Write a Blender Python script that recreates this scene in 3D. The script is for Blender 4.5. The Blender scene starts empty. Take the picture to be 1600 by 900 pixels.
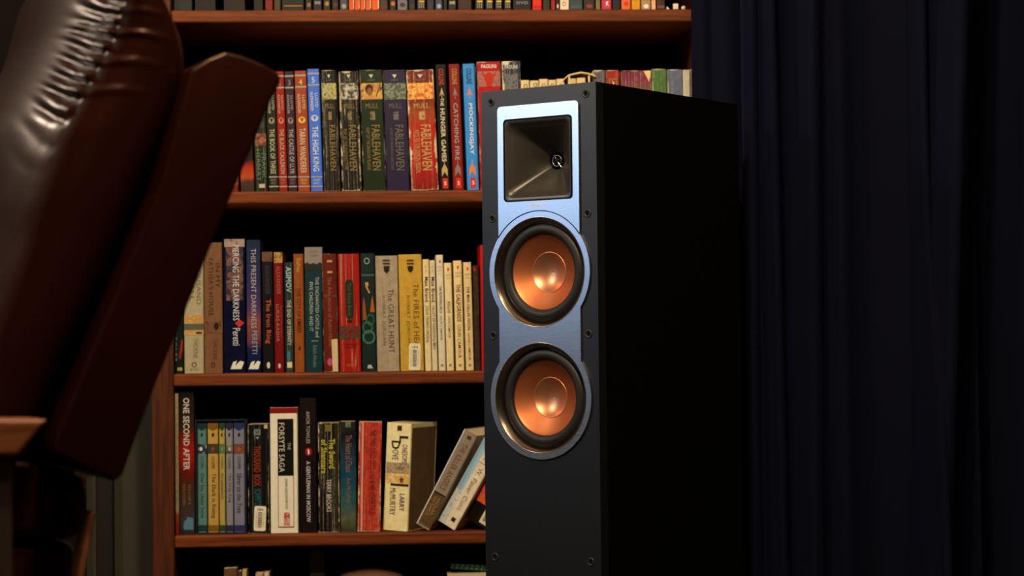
import bpy, bmesh, math, random
from mathutils import Vector, Matrix, noise

# ------------------------------------------------------------------ camera, world, lights, exposure
SC = bpy.context.scene
COL = SC.collection
CAM = Vector((0.0, -3.689, 0.63)); FPX = 3500.0
YAW, PITCH, ROLL = 0.0549, 0.0264, -0.0105
_f = Vector((math.sin(YAW)*math.cos(PITCH), math.cos(YAW)*math.cos(PITCH), math.sin(PITCH)))
_r0 = Vector((math.cos(YAW), -math.sin(YAW), 0.0)); _u0 = _r0.cross(_f)
_r = _r0*math.cos(ROLL) + _u0*math.sin(ROLL); _u = _u0*math.cos(ROLL) - _r0*math.sin(ROLL)
cd = bpy.data.cameras.new('camera'); cam = bpy.data.objects.new('camera', cd); COL.objects.link(cam)
cd.sensor_width = 36.0; cd.lens = FPX*36.0/1600.0; cd.clip_start = 0.05
cd.dof.use_dof = True; cd.dof.focus_distance = 3.2; cd.dof.aperture_fstop = 6.3
cam.matrix_world = Matrix(((_r.x, _u.x, -_f.x, CAM.x), (_r.y, _u.y, -_f.y, CAM.y), (_r.z, _u.z, -_f.z, CAM.z), (0, 0, 0, 1)))
SC.camera = cam
SC.view_settings.view_transform = 'Standard'; SC.view_settings.look = 'None'
SC.view_settings.exposure = 0.0; SC.view_settings.gamma = 1.0; SC.view_settings.use_curve_mapping = False

w = bpy.data.worlds.new('dim_room'); SC.world = w; w.use_nodes = True
w.node_tree.nodes['Background'].inputs[0].default_value = (0.02, 0.022, 0.03, 1)
w.node_tree.nodes['Background'].inputs[1].default_value = 0.1

def lamp(name, loc, power, color, radius):
    l = bpy.data.lights.new(name, 'POINT'); l.energy = power; l.color = color; l.shadow_soft_size = radius
    o = bpy.data.objects.new(name, l); o.location = loc; COL.objects.link(o); return o
def area(name, loc, target, power, color, sx, sy):
    l = bpy.data.lights.new(name, 'AREA'); l.shape = 'RECTANGLE'; l.size = sx; l.size_y = sy; l.energy = power; l.color = color; l.spread = math.radians(45)
    o = bpy.data.objects.new(name, l); o.location = loc
    o.rotation_euler = (Vector(target)-Vector(loc)).to_track_quat('-Z', 'Y').to_euler(); COL.objects.link(o); return o
WARM = (1.0, 0.74, 0.46)
for i, (p, e) in enumerate([((0.0, -2.0, 2.2), 112), ((-0.3, -1.75, 2.25), 34), ((0.02, -2.35, 2.2), 56)]):
    lamp('ceiling_fixture_bulb', p, e, WARM, 0.045)
lamp('floor_lamp_bulb', (-1.25, -0.9, 1.55), 34, (1.0, 0.84, 0.66), 0.06)
lamp('right_fill_bulb', (0.75, -2.0, 2.25), 15, WARM, 0.12)  # fill added high on the right to brighten the right-hand shelves
area('daylight_window', (-1.88, -1.08, 1.28), (0.2, -0.5, 0.85), 0.34, (0.38, 0.62, 1.0), 0.6, 0.8)

# ------------------------------------------------------------------ helpers
def ray(px, py):
    return (_f + _r*((px-800.0)/FPX) + _u*((450.0-py)/FPX)).normalized()
def on_plane(px, py, p0, n):
    d = ray(px, py); t = (Vector(p0)-CAM).dot(n)/d.dot(n); return CAM + d*t
def at(px, py, y):
    return on_plane(px, py, (0, y, 0), Vector((0, 1, 0)))
def s2l(c):
    c = c/255.0
    return c/12.92 if c <= 0.04045 else ((c+0.055)/1.055)**2.4

MATS = {}
def newmat(name):
    m = bpy.data.materials.new(name); m.use_nodes = True
    return m, m.node_tree.nodes, m.node_tree.links, m.node_tree.nodes['Principled BSDF']
def mat(name, col, rough=0.5, metal=0.0, spec=0.5, bump=0.0, bscale=200.0, vary=0.0, coat=0.0):
    if name in MATS: return MATS[name]
    m, N, L, b = newmat(name)
    b.inputs['Base Color'].default_value = (*col, 1); b.inputs['Roughness'].default_value = rough
    b.inputs['Metallic'].default_value = metal; b.inputs['Specular IOR Level'].default_value = spec
    b.inputs['Coat Weight'].default_value = coat
    tc = N.new('ShaderNodeTexCoord'); nz = N.new('ShaderNodeTexNoise'); nz.inputs['Scale'].default_value = bscale
    nz.inputs['Detail'].default_value = 3
    L.new(tc.outputs['Object'], nz.inputs['Vector'])
    if bump:
        bp = N.new('ShaderNodeBump'); bp.inputs['Strength'].default_value = bump; bp.inputs['Distance'].default_value = 0.002
        L.new(nz.outputs[0], bp.inputs['Height']); L.new(bp.outputs[0], b.inputs['Normal'])
    mr = N.new('ShaderNodeMapRange'); mr.inputs[3].default_value = 1-vary; mr.inputs[4].default_value = 1+vary*0.6
    L.new(nz.outputs[0], mr.inputs[0])
    hs = N.new('ShaderNodeHueSaturation'); hs.inputs['Color'].default_value = (*col, 1)
    L.new(mr.outputs[0], hs.inputs['Value']); L.new(hs.outputs[0], b.inputs['Base Color'])
    MATS[name] = m; return m
def wood(name, c1, c2, axis=0, rough=0.42):
    if name in MATS: return MATS[name]
    m, N, L, b = newmat(name)
    tc = N.new('ShaderNodeTexCoord'); mp = N.new('ShaderNodeMapping')
    sc = [70.0, 70.0, 70.0]; sc[axis] = 4.0; mp.inputs['Scale'].default_value = sc
    L.new(tc.outputs['Object'], mp.inputs[0])
    nz = N.new('ShaderNodeTexNoise'); nz.inputs['Scale'].default_value = 2.0; nz.inputs['Detail'].default_value = 6; nz.inputs['Roughness'].default_value = 0.65
    L.new(mp.outputs[0], nz.inputs['Vector'])
    cr = N.new('ShaderNodeValToRGB'); cr.color_ramp.elements[0].color = (*c1, 1); cr.color_ramp.elements[1].color = (*c2, 1)
    cr.color_ramp.elements[0].position = 0.36; cr.color_ramp.elements[1].position = 0.66
    L.new(nz.outputs[0], cr.inputs[0]); L.new(cr.outputs[0], b.inputs['Base Color'])
    bp = N.new('ShaderNodeBump'); bp.inputs['Strength'].default_value = 0.25; bp.inputs['Distance'].default_value = 0.001
    L.new(nz.outputs[0], bp.inputs['Height']); L.new(bp.outputs[0], b.inputs['Normal'])
    b.inputs['Roughness'].default_value = rough; b.inputs['Specular IOR Level'].default_value = 0.25
    MATS[name] = m; return m

def link(name, me, m, parent=None, smooth=False):
    o = bpy.data.objects.new(name, me)
    if m and not me.materials: me.materials.append(m)
    COL.objects.link(o)
    if parent: o.parent = parent
    if smooth:
        for p in me.polygons: p.use_smooth = True
    return o
def from_py(name, v, f, m, parent=None, smooth=False):
    me = bpy.data.meshes.new(name); me.from_pydata([tuple(a) for a in v], [], f); me.update()
    return link(name, me, m, parent, smooth)
def obj_bm(name, bm, m, parent=None, smooth=False, recalc=True):
    if recalc: bmesh.ops.recalc_face_normals(bm, faces=bm.faces)
    me = bpy.data.meshes.new(name); bm.to_mesh(me); bm.free()
    return link(name, me, m, parent, smooth)
def bm_box(bm, x0, x1, y0, y1, z0, z1, bev=0.0, seg=2):
    vs = [bm.verts.new((x, y, z)) for x in (x0, x1) for y in (y0, y1) for z in (z0, z1)]
    q = [(0, 1, 3, 2), (4, 6, 7, 5), (0, 4, 5, 1), (2, 3, 7, 6), (0, 2, 6, 4), (1, 5, 7, 3)]
    fs = [bm.faces.new([vs[i] for i in a]) for a in q]
    if bev:
        es = list({e for f in fs for e in f.edges})
        bmesh.ops.bevel(bm, geom=es, offset=bev, segments=seg, profile=0.5, affect='EDGES')
def box(name, x0, x1, y0, y1, z0, z1, m, parent=None, bev=0.0, seg=2):
    bm = bmesh.new(); bm_box(bm, x0, x1, y0, y1, z0, z1, bev, seg); return obj_bm(name, bm, m, parent)
def empty(name, loc=(0, 0, 0), rz=0.0, ry=0.0):
    o = bpy.data.objects.new(name, None); o.location = loc; o.rotation_euler = (0, ry, rz); o.empty_display_size = 0.05
    COL.objects.link(o); return o
def tag(o, label, cat, group=None):
    o['label'] = label; o['category'] = cat
    if group: o['group'] = group
    return o
def structure(o): o['kind'] = 'structure'; return o
def prism(name, pts, y0, y1, m, parent=None, bev=0.0, seg=3, smooth=False):
    """pts in (x, z), extruded along y"""
    bm = bmesh.new()
    a = [bm.verts.new((x, y0, z)) for x, z in pts]; f = bm.faces.new(a)
    r = bmesh.ops.extrude_face_region(bm, geom=[f])
    bmesh.ops.translate(bm, vec=(0, y1-y0, 0), verts=[g for g in r['geom'] if isinstance(g, bmesh.types.BMVert)])
    if bev: bmesh.ops.bevel(bm, geom=list(bm.edges), offset=bev, segments=seg, profile=0.5, affect='EDGES', clamp_overlap=True)
    return obj_bm(name, bm, m, parent, smooth)
def lathe(name, prof, m, parent, cx=0.0, cz=0.0, n=72):
    """prof: (radius, y); axis along y through (cx, cz)"""
    v, f = [], []
    for r, y in prof:
        for k in range(n):
            a = 2*math.pi*k/n; v.append((cx+r*math.cos(a), y, cz+r*math.sin(a)))
    for i in range(len(prof)-1):
        for k in range(n):
            k2 = (k+1) % n; f.append((i*n+k, i*n+k2, (i+1)*n+k2, (i+1)*n+k))
    if prof[0][0] < 1e-3: f.append(tuple(range(n)))
    if prof[-1][0] < 1e-3: f.append(tuple(range((len(prof)-1)*n, len(prof)*n))[::-1])
    return from_py(name, v, f, m, parent, True)
def tube(bm, path, rad, n=8, closed=False):
    rings = []
    for i, p in enumerate(path):
        p = Vector(p); t = (Vector(path[min(i+1, len(path)-1)])-Vector(path[max(i-1, 0)])).normalized()
        s = t.orthogonal().normalized() if i == 0 else (s0 - t*s0.dot(t)).normalized()
        s0 = s; b = t.cross(s)
        rings.append([bm.verts.new(p+(s*math.cos(2*math.pi*k/n)+b*math.sin(2*math.pi*k/n))*rad) for k in range(n)])
    for a, b2 in zip(rings[:-1], rings[1:]):
        for k in range(n): bm.faces.new((a[k], a[(k+1) % n], b2[(k+1) % n], b2[k]))
    bm.faces.new(rings[0][::-1]); bm.faces.new(rings[-1])

# ------------------------------------------------------------------ room
M_WALL = mat('olive_plaster', (0.028, 0.029, 0.017), 0.8, bump=0.1, bscale=300, vary=0.06)
M_CEIL = mat('ceiling_plaster', (0.14, 0.13, 0.11), 0.9, vary=0.04)
M_FLOOR = wood('floor_boards_wood', (0.014, 0.008, 0.004), (0.035, 0.018, 0.009), 0, 0.6)
YB = 0.33
structure(box('floor', -1.95, 2.2, -5.0, YB+0.1, -0.1, 0.0, M_FLOOR))
structure(box('ceiling', -1.95, 2.2, -5.0, YB+0.1, 2.5, 2.6, M_CEIL))
structure(box('wall_back', -1.95, 2.2, YB, YB+0.1, 0, 2.5, M_WALL))
structure(box('wall_right', 2.2, 2.3, -5.0, YB+0.1, 0, 2.5, M_WALL))
structure(box('wall_front', -1.95, 2.2, -5.1, -5.0, 0, 2.5, M_WALL))
wl = bmesh.new()
for a in ((-5.0, -1.65, 0, 2.5), (-0.45, YB+0.1, 0, 2.5), (-1.65, -0.45, 0, 0.3), (-1.65, -0.45, 1.75, 2.5)):
    bm_box(wl, -2.05, -1.95, a[0], a[1], a[2], a[3])
structure(obj_bm('wall_left', wl, M_WALL))
M_TRIMW = mat('window_frame_paint', (0.5, 0.5, 0.47), 0.5)
wf = bpy.data.objects.new('window_1', None); COL.objects.link(wf); wf.location = (-2.0, -1.05, 0.3); structure(wf)
for nm, a in (('jamb', (-0.6, -0.55, 0, 1.45)), ('jamb', (0.55, 0.6, 0, 1.45)), ('head', (-0.55, 0.55, 1.4, 1.45)), ('sill', (-0.55, 0.55, 0, 0.05)), ('mullion', (-0.02, 0.02, 0.05, 1.4))):
    box(nm, -0.04, 0.04, a[0], a[1], a[2], a[3], M_TRIMW, wf)
gl, N, L, b = newmat('window_glass'); b.inputs['Transmission Weight'].default_value = 1.0; b.inputs['Roughness'].default_value = 0.0
box('pane', -0.004, 0.004, -0.55, -0.02, 0.05, 1.4, gl, wf); box('pane', -0.004, 0.004, 0.02, 0.55, 0.05, 1.4, gl, wf)
# dark upright strip on the back wall, left of the bookcase
M_STRIP = mat('dark_wall_strip', (0.010, 0.010, 0.006), 0.7, spec=0.2)
pa = at(151, 800, YB-0.02); pb = at(177, 800, YB-0.02); pc = at(198, 800, YB-0.02)
structure(box('wall_strip_1', pa.x, pb.x, YB-0.025, YB, 0.0, 2.1, M_STRIP, bev=0.003))
M_DOOR = mat('shade_dark_door', (0.004, 0.0028, 0.002), 0.8, spec=0.1)  # near black, the shade of the upper left background put into the colour
dr = bpy.data.objects.new('added_door_1', None); COL.objects.link(dr); dr.location = (pa.x-0.47, YB-0.02, 0); structure(dr)  # slab added to keep the background behind the chair dark
box('slab', -0.45, 0.45, 0.0, 0.015, 0.0, 2.05, M_DOOR, dr)
for z0, z1 in ((0.15, 0.9), (1.05, 1.9)):
    for x0, x1 in ((-0.38, -0.04), (0.04, 0.38)): box('door_panel', x0, x1, -0.006, 0.0, z0, z1, M_DOOR, dr, 0.004)
structure(box('baseboard_back', pb.x, 2.2, YB-0.015, YB, 0.0, 0.1, M_STRIP))

# ------------------------------------------------------------------ bookcase
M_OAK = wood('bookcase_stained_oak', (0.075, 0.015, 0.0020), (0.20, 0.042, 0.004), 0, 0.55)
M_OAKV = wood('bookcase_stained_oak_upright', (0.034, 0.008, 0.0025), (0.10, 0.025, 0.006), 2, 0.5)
M_BACK = mat('bookcase_back_board', (0.012, 0.007, 0.004), 0.9, spec=0.1)
XL0 = at(237, 750, 0).x; XL1 = at(272, 750, 0).x
XR1 = at(1090, 80, 0).x; XR0 = XR1+0.036
ZS = [at(680, 14.8, 0).z, at(560, 297.8, 0).z, at(520, 581.5, 0).z, at(520, 833, 0).z]
ZS_ALL = [ZS[0]+0.31] + ZS + [0.085]
TH = 0.021
case = empty('bookcase', ((XL0+XR0)/2, 0.15, 0)); cx0 = (XL0+XR0)/2
tag(case, 'tall reddish brown oak bookcase filled with paperbacks behind the speaker', 'bookcase')
def cbox(nm, x0, x1, y0, y1, z0, z1, m, bev=0.0, seg=2): return box(nm, x0-cx0, x1-cx0, y0-0.15, y1-0.15, z0, z1, m, case, bev, seg)
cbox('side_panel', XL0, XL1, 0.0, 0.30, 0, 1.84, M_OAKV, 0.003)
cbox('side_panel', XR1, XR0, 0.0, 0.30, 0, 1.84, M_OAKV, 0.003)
cbox('back_panel', XL1, XR1, 0.285, 0.30, 0, 1.84, M_BACK)
cbox('top_panel', XL0-0.02, XR0+0.02, -0.02, 0.31, 1.84, 1.865, M_OAK, 0.004)
for z in ZS_ALL: cbox('shelf', XL1, XR1, 0.0, 0.285, z-TH, z, M_OAK, 0.0035, 3)
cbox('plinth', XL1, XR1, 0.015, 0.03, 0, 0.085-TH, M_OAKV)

# ------------------------------------------------------------------ books
YS = 0.014
def kx(px):  # gain per column, higher at the left so book colours there come out dimmer
    pts = [(260, 1.15), (500, 1.05), (750, 0.88), (1080, 1.0)]
    if px <= pts[0][0]: return pts[0][1]
    for (a, ka), (b, kb) in zip(pts[:-1], pts[1:]):
        if px <= b: return ka+(kb-ka)*(px-a)/(b-a)
    return pts[-1][1]
ROWK = [1.0]  # gain per shelf, darkening upper book colours to offset the high lamps
def alb(c, px):
    """display colour read off a print, divided by the warm room light that falls there; the dimmer left side stays in the colour"""
    k = kx(px)*ROWK[0]; lt = (0.92*k, 0.70*k, 0.45*k)
    return tuple(min(0.85, max(0.0015, s2l(v)-0.0075)/l) for v, l in zip(c, lt))
def flat(c, px, rough=0.45):
    a = alb(c, px); key = 'ink_%d_%d_%d' % tuple(int(v*255) for v in a)
    return mat(key, a, rough, spec=0.2, vary=0.12, bscale=500)
def patchy(cs, px, scale=6.0, seed=0.0):
    """printed picture: soft blotches of a few inks"""
    key = 'picture_' + str(cs) + str(scale)
    if key in MATS: return MATS[key]
    m, N, L, b = newmat('printed_picture')
    tc = N.new('ShaderNodeTexCoord'); nz = N.new('ShaderNodeTexNoise'); nz.inputs['Scale'].default_value = scale; nz.inputs['Detail'].default_value = 4
    mp = N.new('ShaderNodeMapping'); mp.inputs['Location'].default_value = (seed, seed*2, seed*3); mp.inputs['Scale'].default_value = (24, 24, 24)
    L.new(tc.outputs['Object'], mp.inputs[0]); L.new(mp.outputs[0], nz.inputs['Vector'])
    cr = N.new('ShaderNodeValToRGB'); el = cr.color_ramp.elements
    while len(el) < len(cs): el.new(0.5)
    for i, c in enumerate(cs):
        el[i].position = 0.32+0.36*i/(len(cs)-1); el[i].color = (*alb(c, px), 1)
    L.new(nz.outputs[0], cr.inputs[0]); L.new(cr.outputs[0], b.inputs['Base Color']); b.inputs['Roughness'].default_value = 0.45
    MATS[key] = m; return m
def spine_mat(col, px, crease=0.0, wear=0.0, grad=None, mottle=0.15, nlines=5.0, seed=0.0, rough=0.4):
    m, N, L, b = newmat('book_cover_print')
    tc = N.new('ShaderNodeTexCoord'); sep = N.new('ShaderNodeSeparateXYZ'); L.new(tc.outputs['Generated'], sep.inputs[0])
    nz = N.new('ShaderNodeTexNoise'); nz.inputs['Scale'].default_value = 90; nz.inputs['Detail'].default_value = 4; L.new(tc.outputs['Object'], nz.inputs['Vector'])
    cr = N.new('ShaderNodeValToRGB'); el = cr.color_ramp.elements
    g = grad or [(0.0, col), (1.0, col)]
    while len(el) < len(g): el.new(0.5)
    for i, (p, c) in enumerate(g): el[i].position = p; el[i].color = (*alb(c, px), 1)
    ad = N.new('ShaderNodeMath'); ad.operation = 'MULTIPLY_ADD'; ad.inputs[1].default_value = 0.06 if grad else 0.0
    L.new(nz.outputs[0], ad.inputs[0]); L.new(sep.outputs[2], ad.inputs[2])
    L.new(ad.outputs[0], cr.inputs[0])
    mr = N.new('ShaderNodeMapRange'); mr.inputs[1].default_value = 0.3; mr.inputs[2].default_value = 0.7
    mr.inputs[3].default_value = 1-mottle; mr.inputs[4].default_value = 1+mottle; L.new(nz.outputs[0], mr.inputs[0])
    hs = N.new('ShaderNodeHueSaturation'); L.new(cr.outputs[0], hs.inputs['Color']); L.new(mr.outputs[0], hs.inputs['Value'])
    out = hs.outputs[0]
    paper = (*alb((225, 190, 130), px), 1)
    if crease:
        mp = N.new('ShaderNodeMapping'); mp.inputs['Scale'].default_value = (nlines, 0.0, 0.18); mp.inputs['Location'].default_value = (seed*7.3, seed, seed)
        L.new(tc.outputs['Generated'], mp.inputs[0])
        n2 = N.new('ShaderNodeTexNoise'); n2.inputs['Scale'].default_value = 1.6; n2.inputs['Detail'].default_value = 2; L.new(mp.outputs[0], n2.inputs['Vector'])
        s1 = N.new('ShaderNodeMath'); s1.operation = 'MULTIPLY'; s1.inputs[1].default_value = 10; L.new(n2.outputs[0], s1.inputs[0])
        s2 = N.new('ShaderNodeMath'); s2.operation = 'PINGPONG'; s2.inputs[1].default_value = 1.0; L.new(s1.outputs[0], s2.inputs[0])
        s3 = N.new('ShaderNodeMapRange'); s3.inputs[1].default_value = 0.86; s3.inputs[2].default_value = 1.0; L.new(s2.outputs[0], s3.inputs[0])
        n3 = N.new('ShaderNodeTexNoise'); n3.inputs['Scale'].default_value = 160; L.new(tc.outputs['Object'], n3.inputs['Vector'])
        s4 = N.new('ShaderNodeMapRange'); s4.inputs[1].default_value = 0.35; s4.inputs[2].default_value = 0.65; s4.inputs[3].default_value = 0.2; s4.inputs[4].default_value = crease
        L.new(n3.outputs[0], s4.inputs[0])
        s5 = N.new('ShaderNodeMath'); s5.operation = 'MULTIPLY'; L.new(s3.outputs[0], s5.inputs[0]); L.new(s4.outputs[0], s5.inputs[1])
        mx = N.new('ShaderNodeMix'); mx.data_type = 'RGBA'; mx.inputs['B'].default_value = paper
        L.new(s5.outputs[0], mx.inputs['Factor']); L.new(out, mx.inputs['A']); out = mx.outputs['Result']
    if wear:
        # distance to the nearest spine edge (left, right, top, bottom), roughened by noise
        def mm(op, a, bb):
            n = N.new('ShaderNodeMath'); n.operation = op
            for i, v in enumerate((a, bb)):
                if isinstance(v, float): n.inputs[i].default_value = v
                else: L.new(v, n.inputs[i])
            return n.outputs[0]
        ex = mm('SUBTRACT', 0.5, mm('ABSOLUTE', mm('SUBTRACT', sep.outputs[0], 0.5), 0.0))
        ez = mm('MULTIPLY', mm('SUBTRACT', 0.5, mm('ABSOLUTE', mm('SUBTRACT', sep.outputs[2], 0.5), 0.0)), 4.0)
        e = mm('MINIMUM', ex, ez); n4 = N.new('ShaderNodeTexNoise'); n4.inputs['Scale'].default_value = 34; n4.inputs['Detail'].default_value = 6; n4.inputs['Roughness'].default_value = 0.7
        L.new(tc.outputs['Object'], n4.inputs['Vector'])
        e2 = mm('SUBTRACT', mm('MULTIPLY', mm('SUBTRACT', n4.outputs[0], 0.40), 0.75*wear), e)
        s6 = N.new('ShaderNodeMapRange'); s6.inputs[1].default_value = 0.02*wear; s6.inputs[2].default_value = 0.06; L.new(e2, s6.inputs[0])
        mx = N.new('ShaderNodeMix'); mx.data_type = 'RGBA'; mx.inputs['B'].default_value = paper
        L.new(s6.outputs[0], mx.inputs['Factor']); L.new(out, mx.inputs['A']); out = mx.outputs['Result']
    L.new(out, b.inputs['Base Color']); b.inputs['Roughness'].default_value = rough; b.inputs['Specular IOR Level'].default_value = 0.25
    return m

M_PAGE = mat('book_pages', (0.62, 0.50, 0.34), 0.9, bump=0.3, bscale=900, vary=0.1)
TEXTC = {}
def glyphs(s, bold):
    k = (s, bold)
    if k in TEXTC: return TEXTC[k]
    cu = bpy.data.curves.new('glyphs', 'FONT'); cu.body = s; cu.size = 1.0; cu.resolution_u = 2; cu.offset = bold*0.6; cu.space_character = 1.05
    o = bpy.data.objects.new('glyphs', cu); COL.objects.link(o)
    dg = bpy.context.evaluated_depsgraph_get(); me = bpy.data.meshes.new_from_object(o.evaluated_get(dg))
    v = [tuple(p.co) for p in me.vertices]; f = [tuple(p.vertices) for p in me.polygons]
    COL.objects.unlink(o); bpy.data.objects.remove(o); bpy.data.curves.remove(cu); bpy.data.meshes.remove(me)
    x0 = min(p[0] for p in v); x1 = max(p[0] for p in v); y0 = min(p[1] for p in v); y1 = max(p[1] for p in v)
    v = [((p[0]-x0)/(x1-x0), (p[1]-y0)/max(1e-6, y1-y0)) for p in v]
    TEXTC[k] = (v, f); return TEXTC[k]

def make_cover(name, wd, h, d, m, parent, t=0.0012, bulge=0.0, proud=0.0):
    n = 6; out = [(-wd/2, d)]; r = min(0.0022, wd*0.2)
    for k in range(n+1):
        a = math.pi+ (math.pi/2)*k/n; out.append((-wd/2+r+r*math.cos(a), r+r*math.sin(a)))
    if bulge:
        for k in range(1, 6): u = -1+k/3.0; out.append((u*(wd/2-r), -bulge*(1-u*u)))
    for k in range(n+1):
        a = 1.5*math.pi + (math.pi/2)*k/n; out.append((wd/2-r+r*math.cos(a), r+r*math.sin(a)))
    out.append((wd/2, d))
    inn = []
    for i, (x, y) in enumerate(out):
        xi = max(-wd/2+t, min(wd/2-t, x)); yi = d if i in (0, len(out)-1) else max(y+ (t if abs(x) < wd/2-r*1.01 else 0), t)
        inn.append((xi, yi))
    v = []; f = []; K = len(out)
    for z in (0.0, h):
        v += [(x, y, z) for x, y in out]; v += [(x, y, z) for x, y in inn]
    for i in range(K-1):
        f.append((i, i+1, 2*K+i+1, 2*K+i)); f.append((K+i+1, K+i, 3*K+i, 3*K+i+1))
        f.append((i+1, i, K+i, K+i+1)); f.append((2*K+i, 2*K+i+1, 3*K+i+1, 3*K+i))
    f.append((0, 2*K, 3*K, K)); f.append((K-1, 2*K-1, 4*K-1, 3*K-1))
    return from_py(name, v, f, m, parent)

BOOKN = [0]
def book(shelf, x0, x1, yt, col, label, lean=0.0, crease=0.0, wear=0.0, grad=None, items=(), depth=0.108, name='book', cat='book',
         group=None, tilt=None, yaw=0.0, yb=None, mottle=0.15, nlines=5.0, hard=False, set_back=0.0, bulge=0.0, rough=0.4, pieces=True):
    BOOKN[0] += 1; k = BOOKN[0]; ROWK[0] = {1: 1.15, 2: 1.2, 3: 1.08, 4: 1.0}.get(shelf, 0.9)
    y = YS + set_back; zs = ZS_ALL[shelf]
    pxb = {0: -200, 1: 14, 2: 298, 3: 582, 4: 834, 5: 925}[shelf]; pym = max(yt+20, min((yt+pxb)/2, 890))
    wx0 = at(x0-lean*0.5, pym, y).x; wx1 = at(x1-lean*0.5, pym, y).x
    wd = wx1-wx0 - 0.0006
    h = at((x0+x1)/2, yt, y).z - zs
    xc = at((x0+x1)/2, pxb, y).x
    ang = -lean/max(60.0, pxb-yt) if tilt is None else tilt    # lean > 0: the top falls to the left
    root = empty(name, (xc, y, zs + abs(math.sin(ang))*wd/2 + 0.0003), yaw, ang)
    tag(root, label, cat, group)
    if not hard:
        make_cover('cover', wd, h, depth, spine_mat(col, (x0+x1)/2, crease, wear, grad, mottle, nlines, k*1.37, rough), root, bulge=bulge)
        box('page_block', -wd/2+0.0013, wd/2-0.0013, 0.0013, depth-0.001, 0.0008, h-0.0008, M_PAGE, root)
    else:
        make_cover('cover', wd, h, depth, spine_mat(col, (x0+x1)/2, crease, wear, grad, mottle, nlines, k*1.37, rough), root, t=0.0025, bulge=bulge)
        box('page_block', -wd/2+0.0026, wd/2-0.0026, 0.0026, depth-0.004, 0.003, h-0.003, M_PAGE, root)
    px = (x0+x1)/2
    def Z(py): return max(0.0005, min(h-0.0003, at(px, py, y).z - zs))
    def X(u): return (u-0.5)*wd
    lay = 0
    for it in items:
        kd = it[0]; lay += 1; yy = -bulge-0.00022-0.00006*lay
        if kd == 't':       # lettering running down the spine: string, centre u, y from, y to, height as share of width
            _, s, u, ya, yb2, hf, c = it[:7]; bold = it[7] if len(it) > 7 else 0.0
            v, f = glyphs(s, bold); za, zb = Z(ya), Z(yb2); hh = hf*wd
            from_py('lettering', [(X(u)+(p[1]-0.5)*hh, yy, za+(zb-za)*p[0]) for p in v], f, flat(c, px), root)
        elif kd == 'h':     # upright lettering
            _, s, ua, ub, ya, yb2, c = it[:7]; bold = it[7] if len(it) > 7 else 0.0
            v, f = glyphs(s, bold); za, zb = Z(ya), Z(yb2)
            from_py('lettering', [(X(ua)+(X(ub)-X(ua))*p[0], yy, zb+(za-zb)*p[1]) for p in v], f, flat(c, px), root)
        elif kd in ('r', 's'):
            _, ua, ub, ya, yb2, c = it
            mm = patchy(c, px, seed=k*0.7) if isinstance(c, list) else flat(c, px)
            if kd == 'r':
                from_py('printed_panel', [(X(ua), yy, Z(yb2)), (X(ub), yy, Z(yb2)), (X(ub), yy, Z(ya)), (X(ua), yy, Z(ya))], [(0, 1, 2, 3)], mm, root)
            else:           # stuck-on label with bars
                zc = (Z(ya)+Z(yb2))/2; hw = (X(ub)-X(ua))/2; hz = (Z(ya)-Z(yb2))/2; xc2 = (X(ua)+X(ub))/2
                pts = []; r = min(hw, hz)*0.28
                for (sx, sz, a0) in ((1, 1, 0), (-1, 1, 90), (-1, -1, 180), (1, -1, 270)):
                    for q in range(5):
                        a = math.radians(a0+q*22.5); pts.append((sx*(hw-r)+r*math.cos(a), sz*(hz-r)+r*math.sin(a)))
                st = prism('barcode_sticker', pts, 0, 0.0003, mm, root); st.location = (xc2, yy-0.0004, zc); st.rotation_euler = (0, math.radians(2.5), 0)
                st['label'] = 'cream barcode sticker'
                if (X(ub)-X(ua)) > 0.012:
                    bv, bf = [], []; rr = random.Random(k); zz = -hz*0.72
                    while zz < hz*0.5:
                        t = rr.choice((0.0005, 0.0008, 0.0013)); i = len(bv)
                        bv += [(-hw*0.35, -0.0001, zz), (hw*0.35, -0.0001, zz), (hw*0.35, -0.0001, zz+t), (-hw*0.35, -0.0001, zz+t)]; bf.append((i, i+1, i+2, i+3)); zz += t+rr.choice((0.0005, 0.0009))
                    from_py('barcode', bv, bf, flat((40, 32, 22), px), st)
                    v, f = glyphs('384', 0.02)
                    from_py('lettering', [(-hw*0.5+hw*p[0], -0.0001, hz*0.62+hz*0.18*p[1]) for p in v], f, flat((50, 40, 28), px), st)
                    for u2 in (-0.62, 0.62):
                        v, f = glyphs('PUBLIC LIBRARY' if u2 > 0 else '31232 00415', 0.0)
                        from_py('lettering', [(hw*u2+(p[1]-0.5)*hw*0.16, -0.0001, hz*0.5-hz*1.2*p[0]) for p in v], f, flat((90, 75, 55), px), st)
        elif kd == 'o':
            _, u, yc, ru, rpx, c = it; zc = Z(yc); rz = abs(Z(yc)-Z(yc+rpx)); rx = ru*wd
            mm = patchy(c, px, seed=k*0.3) if isinstance(c, list) else flat(c, px)
            n = 20; from_py('printed_emblem', [(X(u)+rx*math.cos(2*math.pi*q/n), yy, zc+rz*math.sin(2*math.pi*q/n)) for q in range(n)], [tuple(range(n))], mm, root)
        elif kd == 'ring':
            _, u, yc, ru, rpx, c = it; zc = Z(yc); rz = abs(Z(yc)-Z(yc+rpx)); rx = ru*wd; n = 20
            v = [(X(u)+s*rx*math.cos(2*math.pi*q/n), yy, zc+s*rz*math.sin(2*math.pi*q/n)) for s in (1, 0.72) for q in range(n)]
            from_py('printed_emblem', v, [(q, (q+1) % n, n+(q+1) % n, n+q) for q in range(n)], flat(c, px), root)
        elif kd == 'p':
            _, pts, c = it
            mm = patchy(c, px, seed=k*0.5) if isinstance(c, list) else flat(c, px)
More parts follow.
